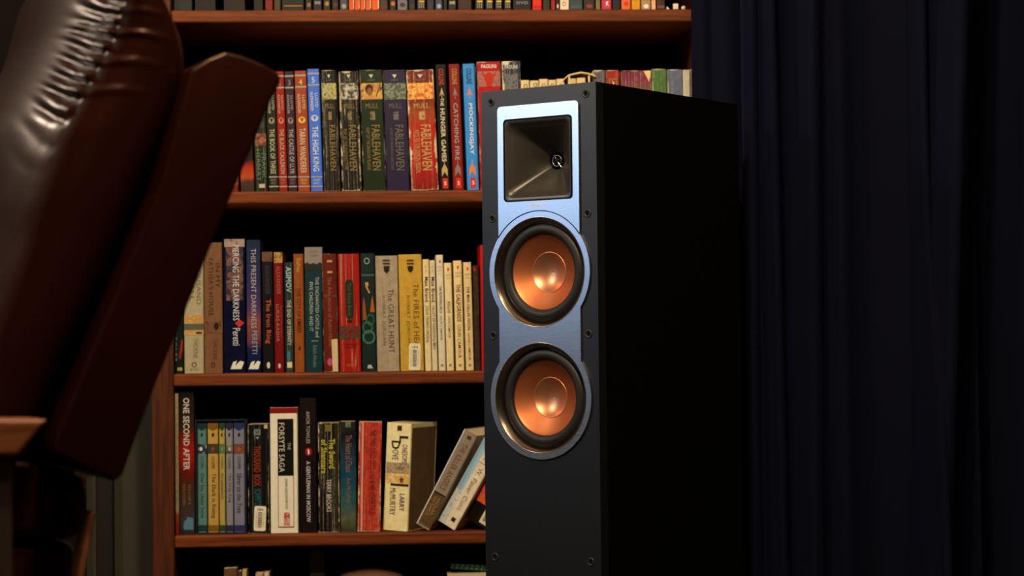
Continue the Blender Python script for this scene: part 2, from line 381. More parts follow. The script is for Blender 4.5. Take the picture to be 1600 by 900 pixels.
            from_py('printed_motif', [(X(u), yy, Z(yp)) for u, yp in pts], [tuple(range(len(pts)))], mm, root)
    return root

GOLD = (138, 110, 58); CREAM = (222, 190, 135); WHITE = (225, 205, 170)
# ---- second shelf from the top of the frame
G2 = 'paperbacks on the shelf beside the armchair top'
book(2, 360, 373, 150, (120, 40, 18), 'orange and brown paperback, furthest left on its shelf, mostly behind the armchair', 4, items=[('r', 0, 1, 262, 290, [(70, 25, 12), (180, 70, 25), (90, 30, 15)])])
book(2, 376, 398, 132, (45, 26, 18), 'dark paperback with glowing red orange lower half, peeking out behind the armchair', 4, grad=[(0, (60, 38, 28)), (0.12, (75, 48, 36)), (0.17, (190, 70, 30)), (0.26, (175, 45, 25)), (0.32, (40, 20, 15)), (1, (28, 18, 14))])
book(2, 399, 419.5, 130, (26, 34, 24), 'dark green creased paperback with pale two-line author name beside the armchair', 4, crease=0.5, nlines=3, items=[
    ('r', 0.1, 0.95, 209, 228, [(60, 28, 14), (130, 60, 30), (170, 110, 70)]), ('t', 'FRANK', 0.72, 240, 279, 0.30, (105, 120, 85)), ('t', 'HERBERT', 0.30, 234, 283, 0.30, (105, 120, 85)),
    ('t', 'DUNE', 0.55, 140, 200, 0.5, (80, 90, 60)), ('r', 0.3, 0.75, 288, 294, (200, 170, 130))])
PR = [(420, 436, 112, (34, 36, 28), 'THE BOOK OF THREE', (200, 180, 120), '1', (150, 140, 90), 'black green numbered slim paperback beside the armchair, first of a matching five'),
      (436, 450, 112, (150, 34, 24), 'THE BLACK CAULDRON', (225, 160, 120), '2', (215, 120, 90), 'bright red numbered slim paperback, second of a matching five'),
      (450.5, 465, 112, (56, 34, 40), 'THE CASTLE OF LLYR', (190, 165, 140), '3', (150, 120, 110), 'dark plum numbered slim paperback between red and orange ones'),
      (466, 485, 111, (158, 66, 36), 'TARAN WANDERER', (225, 190, 130), '4', (235, 180, 70), 'rusty orange numbered slim paperback between plum and blue ones'),
      (486, 505, 108, (72, 108, 178), 'THE HIGH KING', (225, 215, 200), '5', (200, 200, 210), 'bright blue numbered slim paperback, last of a matching five')]
for x0, x1, yt, c, ti, tc_, nn, nc, lb in PR:
    st = tuple(int(v*0.4+110*0.6) for v in c)
    book(2, x0, x1, yt, c, lb, 4.8, group='numbered slim paperbacks in five colours', depth=0.13, mottle=0.08, items=[
        ('r', 0.02, 0.98, yt+6, yt+8.5, (170, 150, 120)), ('r', 0.02, 0.98, yt+24, yt+26.5, (170, 150, 120)), ('h', nn, 0.36, 0.62, yt+13, yt+22, nc, 0.02),
        ('t', 'LLOYD', 0.70, yt+38, yt+60, 0.24, tc_), ('t', 'ALEXANDER', 0.32, yt+36, yt+66, 0.24, tc_),
        ('o', 0.5, yt+77, 0.3, 5, nc), ('p', [(0.33, yt+74), (0.67, yt+74), (0.5, yt+81)], c),
        ('t', ti, 0.5, yt+90, yt+160, 0.50, tc_, 0.012), ('r', 0.02, 0.98, 276, 278, (170, 150, 120)), ('h', 'HENRY', 0.2, 0.8, 280, 283.5, nc), ('h', 'HOLT', 0.25, 0.75, 285, 288.5, nc), ('r', 0.02, 0.98, 291, 293, (170, 150, 120))])
FH = [(507, 531, 110, (20, 18, 14), [(84, 66, 30), (160, 138, 66), (184, 166, 96), (52, 42, 24)], 0.85, 0.5, 'black heavily creased paperback with a yellow picture band, just right of the blue one', '1', 4),
      (534.5, 565, 112, (22, 20, 20), [(30, 24, 18), (60, 48, 34), (180, 160, 120), (196, 180, 144)], 0.85, 0.9, 'black creased paperback with a pale furry creature picture and white worn corners', '2', 4),
      (568, 604, 110, (26, 40, 24), [(215, 165, 60), (200, 150, 50), (200, 120, 60), (60, 32, 20)], 0.0, 0.35, 'dark green thick paperback with a yellow picture of a dark-haired figure', '3', 5),
      (604.5, 641, 110, (42, 32, 50), [(70, 90, 40), (130, 128, 96), (50, 50, 40), (100, 112, 58)], 0.0, 0.2, 'dark purple thick paperback with a green feathery picture band', '4', 5),
      (643, 686, 110, (165, 26, 16), [(190, 50, 20), (225, 120, 30), (235, 180, 70), (180, 40, 20)], 0.8, 0.8, 'thick bright red creased paperback with flame picture and torn white edges', '5', 7)]
for i, (x0, x1, yt, c, pic, cr, we, lb, nn, ln) in enumerate(FH):
    tcg = GOLD if i < 3 else ((110, 95, 70) if i == 3 else (190, 150, 80))
    its = [('r', 0.03, 0.97, 130.5, 156, pic), ('p', [(0.40, 117), (0.60, 117), (0.5, 123)], (190, 190, 150)), ('h', 'SHADOW', 0.33, 0.67, 124.5, 127, (120, 120, 90)),
           ('h', 'MULL', 0.22, 0.78, 162, 170, tcg), ('r', 0.4, 0.62, 175, 188, [c, tcg, c]),
           ('t', 'FABLEHAVEN', 0.62, 196, 267, 0.36, tcg, 0.012)]
    if i == 1: its.append(('t', 'RISE OF THE EVENING STAR', 0.26, 202, 266, 0.14, tcg))
    if i == 2:
        its += [('t', 'GRIP OF THE SHADOW PLAGUE', 0.28, 200, 266, 0.15, tcg), ('o', 0.40, 140, 0.18, 8, (62, 34, 20)), ('o', 0.42, 144, 0.12, 6.5, (150, 85, 45)), ('p', [(0.12, 156), (0.3, 150), (0.6, 150), (0.72, 156)], (205, 130, 70)), ('p', [(0.68, 152), (0.72, 152), (0.92, 131), (0.88, 131)], (70, 40, 20))]
    if i == 3: its.append(('t', 'SECRETS OF THE DRAGON SANCTUARY', 0.28, 200, 266, 0.12, tcg))
    if i == 4: its.append(('t', 'KEYS TO THE DEMON PRISON', 0.30, 204, 270, 0.16, tcg))
    book(2, x0, x1, yt, c, lb, ln, crease=cr, wear=we, items=its, depth=0.13, nlines=4.0, group='thick paperbacks with a picture band near the top',
         grad=None if i != 4 else [(0, (120, 26, 16)), (0.25, (170, 26, 14)), (0.55, (175, 40, 20)), (0.68, (150, 62, 26)), (0.78, (120, 40, 22)), (1, (110, 30, 22))])
HG = [(687, 705, 101, (20, 18, 14), 'COLLINS', (190, 64, 36), 'THE HUNGER GAMES', CREAM, (190, 150, 85), 'black slim paperback with cream block title and gold arrow printed down its spine'),
      (708, 725.5, 100.5, (128, 32, 26), 'COLLINS', (175, 130, 60), 'CATCHING FIRE', (165, 150, 125), (140, 110, 90), 'dark red slim paperback with grey block title between black and blue ones'),
      (730, 749, 100, (58, 130, 178), 'COLLINS', (34, 40, 44), 'MOCKINGJAY', (235, 225, 200), (225, 120, 60), 'sky blue slim paperback with white block title and orange arrow')]
for x0, x1, yt, c, au, ac, ti, tc_, arc, lb in HG:
    y0 = yt
    its = [('t', au, 0.5, y0+7, y0+32, 0.46, ac, 0.03), ('p', [(0.5, y0+36), (0.72, y0+50), (0.5, y0+46), (0.28, y0+50)], arc), ('r', 0.47, 0.53, y0+46, y0+54, arc)]
    if ti.startswith('THE'):
        its += [('t', 'THE', 0.5, y0+53, y0+65, 0.3, tc_, 0.02), ('t', 'HUNGER GAMES', 0.5, y0+69, y0+152, 0.40, tc_, 0.03)]
    else:
        its += [('t', ti, 0.5, y0+61 if ti[0] == 'C' else y0+62, y0+150 if ti[0] == 'C' else y0+142, 0.40, tc_, 0.03 if ti[0] == 'M' else 0.015)]
    its += [('r', 0.47, 0.53, y0+150, y0+160, arc), ('p', [(0.5, y0+155), (0.76, y0+164), (0.76, y0+176), (0.5, y0+168), (0.24, y0+176), (0.24, y0+164)], arc),
            ('r', 0.28, 0.76, y0+178, y0+194, (205, 48, 34)), ('h', 's', 0.42, 0.62, y0+183, y0+189, (235, 220, 200))]
    book(2, x0, x1, yt, c, lb, 5.5, items=its, depth=0.13, mottle=0.08, group='slim paperbacks with an arrow on the spine', rough=0.35)
book(2, 751, 788, 97, (165, 20, 26), 'thick red paperback with white author name and horned head picture above the speaker', 4, wear=0.35, depth=0.14, items=[
    ('h', 'PAOLINI', 0.18, 0.82, 101, 107, (240, 215, 190), 0.02), ('r', 0.03, 0.97, 112, 136, [(120, 70, 60), (170, 90, 70), (140, 60, 50)]),
    ('p', [(0.36, 116), (0.5, 113), (0.64, 116), (0.7, 124), (0.6, 136), (0.4, 136), (0.3, 124)], (190, 44, 26)), ('p', [(0.34, 118), (0.18, 112), (0.28, 122)], (170, 40, 26)), ('p', [(0.66, 118), (0.82, 112), (0.72, 122)], (170, 40, 26))])
book(2, 790, 819, 96, (38, 44, 56), 'dark navy paperback with badly worn white corners and white author name above the speaker', 4, crease=0.7, wear=1.2, depth=0.14, nlines=4, items=[
    ('h', 'PAOLINI', 0.16, 0.84, 102, 108, (215, 205, 185), 0.02), ('r', 0.15, 0.85, 116, 140, [(34, 38, 44), (110, 100, 84), (60, 60, 62)])])
CS = [(817.5, 831, 125.5, 0.55, 133), (831.8, 846, 126.2, 0.6, 131), (846.2, 860.3, 123.8, 0.5, 132.5), (860.6, 873, 125.2, 0.5, 132.5), (873.3, 886.5, 123.4, 0.5, 133), (891, 904.4, 123, 0.5, 136), (904.8, 919, 121.8, 0.5, 136)]
CL = ['first small cream paperback right of the worn navy one, above the speaker', 'second small cream paperback from the worn navy one, shortest of its row', 'third small cream paperback from the worn navy one, above the speaker',
      'fourth small cream paperback from the worn navy one, above the speaker', 'fifth small cream paperback from the worn navy one, just left of the folded paper strip',
      'left one of two cream paperbacks framed under the folded paper strip', 'right one of two cream paperbacks framed under the folded paper strip']
for (x0, x1, yt, u, yc), lb in zip(CS, CL):
    book(2, x0, x1, yt, (228, 186, 118), lb, 2, depth=0.108, mottle=0.06, group='small cream paperbacks behind the speaker top', items=[
        ('ring', u, yc+2, 0.24, 3.4, (70, 52, 30)), ('t', 'WESTERN', 0.5, 150, 240, 0.4, (60, 45, 28), 0.02)])
book(2, 931, 950, 110, (92, 78, 82), 'grey purple creased paperback, first right of the folded paper strip', 2, crease=0.9, wear=0.8, nlines=8)
book(2, 951, 972, 110, (165, 40, 30), 'red creased paperback with gold frame emblem right of the speaker corner', 2, crease=0.4, wear=0.5, nlines=4, items=[('r', 0.18, 0.82, 123, 125, GOLD), ('r', 0.18, 0.28, 125, 134, GOLD), ('r', 0.72, 0.82, 125, 134, GOLD), ('p', [(0.45, 126), (0.6, 130), (0.5, 134)], (235, 200, 130))])
book(2, 973.5, 1021, 110.5, (120, 36, 50), 'very thick maroon and green creased paperback with a torn cream corner', 1, crease=0.9, wear=0.45, nlines=11, depth=0.13, items=[
    ('p', [(0.74, 111.2), (0.98, 111.2), (0.98, 116), (0.92, 129), (0.88, 124)], (250, 196, 110))], grad=[(0, (60, 56, 26)), (0.80, (84, 74, 36)), (0.88, (110, 70, 50)), (0.93, (130, 40, 58)), (1, (120, 34, 52))])
book(2, 1022, 1045, 108, (78, 108, 50), 'moss green creased paperback near the curtain', 1, crease=1.0, wear=0.6, nlines=9)
book(2, 1046, 1070, 109, (96, 98, 106), 'slate grey creased paperback between green and cream ones near the curtain', 1, crease=1.0, wear=0.6, nlines=9)
book(2, 1070, 1081.5, 109.5, (205, 180, 140), 'slim cream paperback near the curtain', 1, mottle=0.1)
book(2, 1082, 1088, 108.5, (110, 84, 56), 'thin brown paperback, last against the curtain', 1, crease=0.5, wear=0.5, nlines=2)
# folded paper strip bridging the cream paperbacks
M_CARD = mat('folded_tan_paper', alb((240, 190, 110), 900), 0.7, vary=0.1)
yc = YS-0.006
def P2(px, py): q = at(px, py, yc); return (q.x, q.z)
arch = [(880, 124), (888, 116.5), (898, 114), (908, 112), (918, 113.5), (926, 116), (931, 118)]
top = [P2(*p) for p in arch]; th_ = 0.0014
strip = empty('folded_paper', (top[0][0], yc, ZS_ALL[2]))
tag(strip, 'folded tan paper strip arching over two cream paperbacks behind the speaker', 'paper')
bm = bmesh.new()
lo = [(x, z-0.0022) for x, z in top]
for y0, y1 in ((0.0, 0.10),):
    va = [[bm.verts.new((x-top[0][0], y, z-ZS_ALL[2])) for x, z in row] for row in (top, lo) for y in (y0, y1)]
    for i in range(len(top)-1):
        for a, b2 in ((0, 1), (2, 3), (0, 2), (1, 3)): bm.faces.new((va[a][i], va[a][i+1], va[b2][i+1], va[b2][i]))
    for i in (0, len(top)-1): bm.faces.new((va[0][i], va[1][i], va[3][i], va[2][i]))
obj_bm('arched_sheet', bm, M_CARD, strip)
for xa, xb, yt in ((888, 890.6, 117), (919, 921.5, 116)):
    a = P2(xa, yt); b2 = P2(xb, yt)
    box('folded_leg', a[0]-top[0][0], b2[0]-top[0][0], 0.0, 0.004, 0.0003, a[1]-ZS_ALL[2]-0.002, M_CARD, strip)

# ---- third shelf
book(3, 273.5, 287, 440, (26, 36, 30), 'dark green paperback with a red shape low on its spine, first on its shelf', 0, items=[('p', [(0.45, 560), (0.75, 532), (0.95, 530), (0.9, 548), (0.6, 562)], (165, 44, 26)), ('t', 'TALES', 0.15, 525, 565, 0.2, (130, 130, 110)), ('o', 0.4, 577, 0.15, 3, (190, 160, 60)), ('o', 0.7, 577, 0.15, 3, (190, 160, 60))])
book(3, 288, 319, 376, (172, 148, 100), 'cream thick paperback with a small orange sunset picture, half behind the armchair', 0, mottle=0.08, depth=0.14, items=[
    ('r', 0, 1, 493, 506, [(205, 150, 80), (190, 120, 50), (200, 160, 100)]), ('r', 0, 1, 506, 516, (92, 88, 62)), ('r', 0, 1, 516, 524, [(190, 120, 55), (205, 150, 80), (170, 110, 55)]), ('r', 0.6, 0.9, 519, 522, (50, 40, 25)),
    ('t', 'A THOUSAND', 0.76, 390, 476, 0.24, (110, 92, 62)), ('t', 'SHALL FALL', 0.40, 384, 470, 0.24, (110, 92, 62)), ('t', 'THOENE', 0.58, 528, 560, 0.26, (140, 115, 75)), ('ring', 0.5, 570, 0.13, 4, (120, 40, 40)), ('h', 'BETHANY', 0.3, 0.72, 576, 579, (110, 90, 65))])
book(3, 319.5, 348.5, 379, (122, 78, 48), 'tan brown thick paperback with dark lettering beside the cream one', 0, mottle=0.12, depth=0.14, items=[
    ('t', 'IN MY', 0.76, 412, 450, 0.24, (56, 36, 22)), ('t', "FATHER'S HOUSE", 0.38, 404, 494, 0.26, (56, 36, 22)), ('r', 0, 1, 502, 521, [(96, 56, 32), (120, 70, 38), (70, 42, 24)]), ('o', 0.66, 510, 0.13, 6, (48, 30, 20)), ('t', 'THOENE', 0.58, 530, 562, 0.24, (90, 58, 36)), ('ring', 0.46, 571, 0.12, 4, (50, 32, 22))])
book(3, 350, 384.5, 372, (28, 28, 40), 'tallest dark blue paperback with white lettering over a pale cloudy picture', 0, mottle=0.3, depth=0.14, rough=0.25, items=[
    ('r', 0.05, 0.98, 374, 386, [(150, 115, 90), (170, 135, 105), (120, 80, 60)]), ('r', 0.12, 0.9, 386, 470, [(26, 26, 40), (40, 34, 44), (130, 78, 56), (30, 28, 40)]), ('p', [(0.5, 505), (0.75, 500), (0.95, 505), (0.7, 512)], (190, 50, 40)),
    ('t', 'PIERCING THE DARKNESS', 0.57, 383, 501, 0.28, (215, 195, 165), 0.0), ('t', 'Peretti', 0.58, 513, 540, 0.34, (215, 195, 165)),
    ('p', [(0.3, 577), (0.42, 566), (0.6, 564), (0.5, 572), (0.75, 564), (0.92, 566), (0.8, 577)], (225, 205, 160))])
book(3, 386, 408.5, 375, (52, 52, 66), 'dark blue paperback with thin pale lettering over a purple and pink sky', 0, mottle=0.12, depth=0.14, rough=0.25, grad=[(0, (24, 28, 44)), (0.2, (34, 38, 62)), (0.28, (110, 60, 58)), (0.42, (130, 70, 60)), (0.5, (84, 56, 76)), (0.7, (56, 50, 74)), (1, (44, 50, 60))], items=[
    ('t', 'THIS PRESENT DARKNESS', 0.5, 389, 513, 0.36, (175, 155, 130)), ('t', 'PERETTI', 0.55, 517, 553, 0.36, (150, 150, 140)), ('p', [(0.1, 577), (0.3, 566), (0.55, 564), (0.45, 572), (0.75, 564), (0.95, 566), (0.8, 577)], (225, 205, 160))])
book(3, 410.5, 429, 393, (26, 22, 26), 'black slim paperback with bright orange title lettering', 1, items=[('r', 0.05, 0.95, 394, 409, [(40, 26, 20), (110, 66, 40), (60, 40, 30)]), ('t', 'ALEXANDER', 0.5, 415, 460, 0.36, (74, 58, 66)), ('t', 'The Iron Ring', 0.5, 468, 537, 0.52, (200, 84, 40), 0.015), ('o', 0.5, 571, 0.14, 5, (210, 190, 160))])
book(3, 429.3, 444.5, 394, (112, 24, 20), 'dark red slim paperback with a gold picture at the top', 1, items=[('r', 0.05, 0.95, 394.5, 411, [(140, 90, 40), (190, 140, 60), (90, 50, 26)]), ('t', 'ALEXANDER', 0.5, 416, 460, 0.4, (176, 90, 66)), ('t', 'THE FIRST TWO LIVES OF', 0.74, 478, 528, 0.16, (160, 80, 56)), ('t', 'LUKAS-KASHA', 0.38, 476, 534, 0.34, (190, 110, 80)), ('o', 0.5, 572, 0.14, 4, (210, 170, 140))])
book(3, 446, 459.5, 410, (34, 44, 40), 'short dark teal paperback with pale author name and cream title', 1, crease=0.5, nlines=2, items=[('t', 'ASIMOV', 0.5, 417, 457, 0.62, (165, 180, 150), 0.03), ('t', 'THE END OF ETERNITY', 0.5, 469, 540, 0.46, (196, 176, 136), 0.02), ('r', 0.2, 0.8, 566, 575, (220, 190, 120)), ('p', [(0.2, 552), (0.4, 548), (0.6, 552), (0.5, 566), (0.3, 566)], (60, 110, 110))])
book(3, 460.5, 476.5, 397, (144, 70, 30), 'orange brown slim paperback with dark title lettering', 1, items=[('t', 'DuPrau', 0.5, 404, 425, 0.38, (200, 150, 60), 0.01), ('t', 'THE CITY OF EMBER', 0.5, 450, 521, 0.40, (70, 32, 16), 0.02), ('t', 'YEARLING', 0.6, 552, 574, 0.26, (170, 100, 40)), ('o', 0.5, 545, 0.12, 3, (60, 40, 30))])
book(3, 477, 505, 386, (24, 50, 48), 'dark teal green hardback with a beige top panel and cream lettering', 0, mottle=0.08, depth=0.14, items=[('r', 0, 1, 386.5, 413, (140, 118, 94)), ('p', [(0, 412), (0.15, 410), (0.3, 413), (0.5, 411), (0.7, 413.5), (0.85, 410), (1, 412), (1, 424), (0.6, 421), (0.3, 425), (0, 422)], (40, 44, 38)), ('h', 'EVERYMAN', 0.3, 0.75, 392, 395, (90, 76, 60)), ('h', 'CHILDREN', 0.3, 0.75, 398, 401, (90, 76, 60)),
    ('t', 'THE ENCHANTED CASTLE and', 0.70, 433, 527, 0.20, (176, 166, 136)), ('t', 'FIVE CHILDREN AND IT', 0.36, 441, 518, 0.20, (176, 166, 136)), ('r', 0.35, 0.75, 532.5, 533.5, (150, 142, 116)), ('t', 'Edith Nesbit', 0.55, 540, 574, 0.22, (120, 116, 96))])
book(3, 506, 529.5, 397, (96, 34, 24), 'worn reddish brown hardback with faded gold ornament and a cream sticker low down', 2, wear=0.4, mottle=0.2, bulge=0.001, items=[('r', 0.35, 0.7, 407, 410, (190, 140, 80)), ('r', 0.35, 0.7, 424, 427, (190, 140, 80)), ('t', 'The Adventures of Robin Hood', 0.5, 433, 540, 0.26, (150, 90, 56)), ('r', 0.1, 0.95, 461, 465, [(50, 20, 15), (110, 50, 30), (40, 18, 14)]), ('o', 0.42, 566, 0.18, 6, (190, 70, 90)), ('p', [(0.55, 531), (0.97, 530), (0.97, 581), (0.6, 581)], (205, 168, 112))])
book(3, 531, 565, 397, (152, 28, 22), 'bright red thick paperback with a dark upright oval panel', 2, crease=0.35, nlines=2, depth=0.13, items=[
    ('p', [(0.32, 444), (0.36, 439), (0.42, 437), (0.58, 437), (0.66, 439), (0.7, 444), (0.7, 492), (0.66, 497), (0.58, 499), (0.42, 499), (0.36, 497), (0.32, 492)], (38, 42, 28)), ('t', 'The Silent Book', 0.51, 443, 494, 0.16, (80, 84, 56)), ('o', 0.5, 502.5, 0.13, 2.6, (34, 36, 26)), ('r', 0.0, 1, 510, 531, [(60, 26, 16), (120, 34, 20), (50, 30, 20), (90, 60, 36)]), ('h', 'CORNELIA', 0.15, 0.85, 537, 540.5, (70, 18, 14)), ('h', 'FUNKE', 0.25, 0.75, 542, 545, (70, 18, 14)), ('h', 'CHICKEN', 0.3, 0.75, 569, 573, (200, 110, 50))])
book(3, 566, 589, 396, (28, 40, 34), 'dark green paperback with green coils and orange flames printed on it', 2, mottle=0.25, depth=0.13, items=[
    ('ring', 0.45, 408, 0.2, 5, (150, 150, 110)), ('r', 0.05, 0.95, 429, 431.5, (74, 84, 66)), ('p', [(0.3, 442), (0.5, 441), (0.55, 446), (0.45, 448), (0.65, 458), (0.55, 459), (0.35, 449)], (190, 130, 60)),
    ('p', [(0.1, 500), (0.12, 475), (0.2, 464), (0.28, 475), (0.36, 500)], (150, 70, 30)), ('p', [(0.62, 488), (0.72, 470), (0.8, 463), (0.86, 472), (0.95, 488)], (165, 80, 32)),
    ('ring', 0.62, 500, 0.3, 9, (46, 84, 58)), ('ring', 0.42, 512, 0.36, 10, (50, 92, 62)), ('ring', 0.5, 527, 0.45, 11, (58, 104, 70)), ('p', [(0.35, 576), (0.4, 571), (0.6, 570), (0.75, 576)], (170, 160, 130))])
book(3, 589.5, 625, 400, (158, 130, 92), 'tan grey thick creased paperback with brown lettering beside the golden one', 2, crease=0.25, nlines=5, depth=0.12, items=[
    ('r', 0.33, 0.65, 406, 409, (64, 50, 36)), ('r', 0.33, 0.65, 411, 414, (64, 50, 36)), ('p', [(0.36, 416), (0.64, 416), (0.62, 424), (0.5, 428), (0.38, 424)], (44, 34, 26)), ('t', 'The GREAT HUNT', 0.66, 452, 552, 0.26, (86, 66, 42), 0.0), ('t', 'ROBERT JORDAN', 0.33, 462, 540, 0.18, (110, 86, 56))])
book(3, 626, 663, 398, (190, 138, 46), 'golden yellow thick paperback with a barcode sticker', 2.5, mottle=0.10, depth=0.12, items=[
    ('r', 0.36, 0.66, 406, 409, (70, 54, 26)), ('r', 0.36, 0.66, 411, 414, (70, 54, 26)), ('p', [(0.38, 416), (0.64, 416), (0.62, 423), (0.52, 427), (0.40, 423)], (40, 32, 20)), ('t', 'The FIRES of HEAVEN', 0.72, 444, 566, 0.24, (96, 66, 26), 0.0), ('t', 'ROBERT JORDAN', 0.36, 462, 540, 0.18, (120, 84, 34)), ('s', 0.36, 0.86, 537, 579, (226, 196, 140))])
WS = [(664.5, 675, 405.5, 'Max Brand', 'STEVE TRAIN\'S ORDEAL', 433, 472, 478, 536, 0.5, 'slim cream paperback with black lettering, first right of the golden yellow one', 574.5, (222, 184, 116)),
      (675.5, 684.3, 407, 'Max Brand', 'VALLEY OF VANISHING MEN', 433, 472, 477, 546, 0.56, 'thin cream paperback, second right of the golden yellow one', 576, (214, 180, 122)),
      (685.5, 697, 398.5, 'THE BURNING HILLS', 'LOUIS L\'AMOUR', 447, 490, 493, 532, 0.3, 'slim pale cream paperback, tallest of its group, third right of the golden yellow one', 566, (212, 184, 134)),
      (698, 710, 411, 'KILLOE', 'LOUIS L\'AMOUR', 472, 490, 494, 528, 0.32, 'slim cream paperback with the shortest title, fourth right of the golden yellow one', 578, (222, 184, 118)),
      (712.5, 726, 407.5, 'THE CALIFORNIOS', 'LOUIS L\'AMOUR', 445, 503, 508, 560, 0.46, 'slim cream paperback with the boldest black title, fifth right of the golden yellow one', 578.5, (224, 182, 110)),
      (728, 741, 410, 'THE MAN CALLED NOON', 'LOUIS L\'AMOUR', 448, 516, 521, 563, 0.32, 'slim cream paperback, last of its group before the dark and red ones', 578.5, (216, 174, 106))]
for i, (x0, x1, yt, a, b2, ya, yb2, yc2, yd, hf, lb, ybm, c) in enumerate(WS):
    its = [('t', a, 0.52, ya, yb2, hf*1.15, (40, 32, 24), 0.03), ('t', b2, 0.5, yc2, yd, hf*0.9, (54, 44, 32), 0.01)]
    if i < 2: its.append(('t', 'G.K.', 0.5, 414, 428, 0.4, (190, 120, 90)))
    else: its += [('p', [(0.4, yt+9), (0.6, yt+7), (0.68, yt+11), (0.45, yt+14)], (205, 60, 40)), ('h', 'BANTAM', 0.2, 0.82, yt+18, yt+20.5, (130, 110, 80)), ('h', 'BOOKS', 0.25, 0.75, yt+23, yt+25.5, (130, 110, 80)), ('o', 0.5, 571, 0.2, 2.4, (150, 125, 85))]
    book(3, x0, x1, yt, c, lb, 3.0, items=its, mottle=0.10, group='slim cream westerns on the third shelf', rough=0.35)
book(3, 742, 751.5, 415, (58, 42, 30), 'narrow brown mottled paperback between the last cream and the red one', 2, mottle=0.6, items=[('o', 0.3, 421, 0.2, 3, (170, 40, 24))])
book(3, 752.5, 764, 383, (178, 26, 20), 'tall bright red paperback half hidden behind the speaker edge on the middle shelf', 1, mottle=0.05, depth=0.13)

# ---- fourth shelf
book(4, 274.5, 280.3, 615, (150, 120, 80), 'thin cream pamphlet with red foot, first on the lowest full shelf', 0, mottle=0.25, depth=0.14, grad=[(0, (110, 30, 24)), (0.16, (140, 50, 36)), (0.22, (150, 120, 82)), (1, (160, 130, 88))], items=[('t', 'Historical Notes and Letters of the', 0.5, 660, 785, 0.4, (96, 70, 44))])
book(4, 280.5, 305, 611, (56, 36, 26), 'tall brown black book glowing red in the middle with pale block title', 0, mottle=0.12, depth=0.15, hard=True, grad=[(0, (34, 32, 30)), (0.1, (58, 52, 46)), (0.35, (62, 40, 30)), (0.45, (92, 26, 18)), (0.58, (150, 32, 20)), (0.68, (128, 30, 20)), (0.78, (54, 36, 26)), (1, (30, 26, 22))], items=[
    ('t', 'ONE SECOND AFTER', 0.48, 622, 735, 0.42, (190, 168, 134), 0.04), ('t', 'WILLIAM R.', 0.66, 757, 790, 0.18, (130, 84, 46), 0.02), ('t', 'FORSTCHEN', 0.30, 757, 790, 0.18, (130, 84, 46), 0.02),
    ('p', [(0.25, 824), (0.3, 815), (0.45, 812), (0.5, 808), (0.9, 810), (0.9, 828), (0.3, 828)], (84, 112, 110))])
# slipcase with its five paperbacks
M_SLIP = mat('navy_slipcase_card', alb((30, 32, 40), 340), 0.4, vary=0.2)
zs4 = ZS_ALL[4]; sa = at(305.5, 750, YS); sb = at(385, 750, YS); st_ = at(345, 656, YS).z
slip = empty('slipcase', ((sa.x+sb.x)/2, YS, zs4+0.0003)); tag(slip, 'dark navy open-front slipcase holding five matching slim paperbacks', 'slipcase')
hw = (sb.x-sa.x)/2; hh = st_-zs4
box('side_wall', -hw, -hw+0.0022, 0, 0.12, 0, hh, M_SLIP, slip); box('side_wall', hw-0.0022, hw, 0, 0.12, 0, hh, M_SLIP, slip)
box('top_wall', -hw+0.0022, hw-0.0022, 0, 0.12, hh-0.0022, hh, M_SLIP, slip); box('bottom_wall', -hw+0.0022, hw-0.0022, 0, 0.12, 0, 0.0022, M_SLIP, slip); box('back_wall', -hw+0.0022, hw-0.0022, 0.1178, 0.12, 0.0022, hh-0.0022, M_SLIP, slip)
CO = [(309, 324, (86, 118, 96), (34, 52, 50), 'Over Sea, Under Stone', [(26, 30, 30), (40, 44, 44), (150, 150, 130)], 'sage green slim paperback inside the navy slipcase'),
      (325.2, 342.3, (184, 134, 58), (120, 78, 30), 'The Dark is Rising', [(34, 34, 26), (60, 56, 40), (50, 46, 34)], 'amber yellow slim paperback inside the navy slipcase'),
      (343.2, 352.6, (172, 138, 62), (46, 66, 40), 'Greenwitch', [(54, 74, 42), (90, 110, 60), (60, 70, 44)], 'narrow mustard paperback with green ends inside the navy slipcase'),
      (353.6, 365, (132, 122, 112), (44, 44, 56), 'The Grey King', [(160, 140, 90), (90, 80, 60), (60, 56, 54)], 'pale grey slim paperback with cream picture inside the navy slipcase'),
      (366, 383.2, (122, 112, 110), (44, 50, 72), 'Silver on the Tree', [(50, 40, 40), (130, 66, 40), (70, 50, 44)], 'grey paperback with navy ends and orange face picture inside the slipcase')]
for i, (x0, x1, c, c2, ti, pic, lb) in enumerate(CO):
    b_ = book(4, x0, x1, 660, c, lb, 0, group='slim paperbacks in the navy slipcase', mottle=0.07, depth=0.108, set_back=0.004, items=[
        ('r', 0, 1, 660.5, 671, c2), ('p', [(0, 671), (1, 671), (0.5, 676)], c2), ('p', [(0.35, 682), (0.5, 678), (0.65, 681), (0.55, 685), (0.4, 685)], (50, 42, 34)), ('r', 0, 1, 696, 711, pic),
        ('t', 'COOPER', 0.5, 716, 735, 0.30, (60, 50, 38)), ('t', ti, 0.5, 742, 742+(70 if i in (0, 1) else 62 if i == 4 else 46 if i == 3 else 40), 0.48, (62, 50, 38)), ('r', 0, 1, 823, 832.5, c2), ('o', 0.4 if i == 0 else 0.5, 704, 0.16, 3.2, [(200, 200, 180), (150, 60, 40), (120, 140, 70), (190, 170, 120), (160, 80, 44)][i])])
    b_.location.z += 0.0024
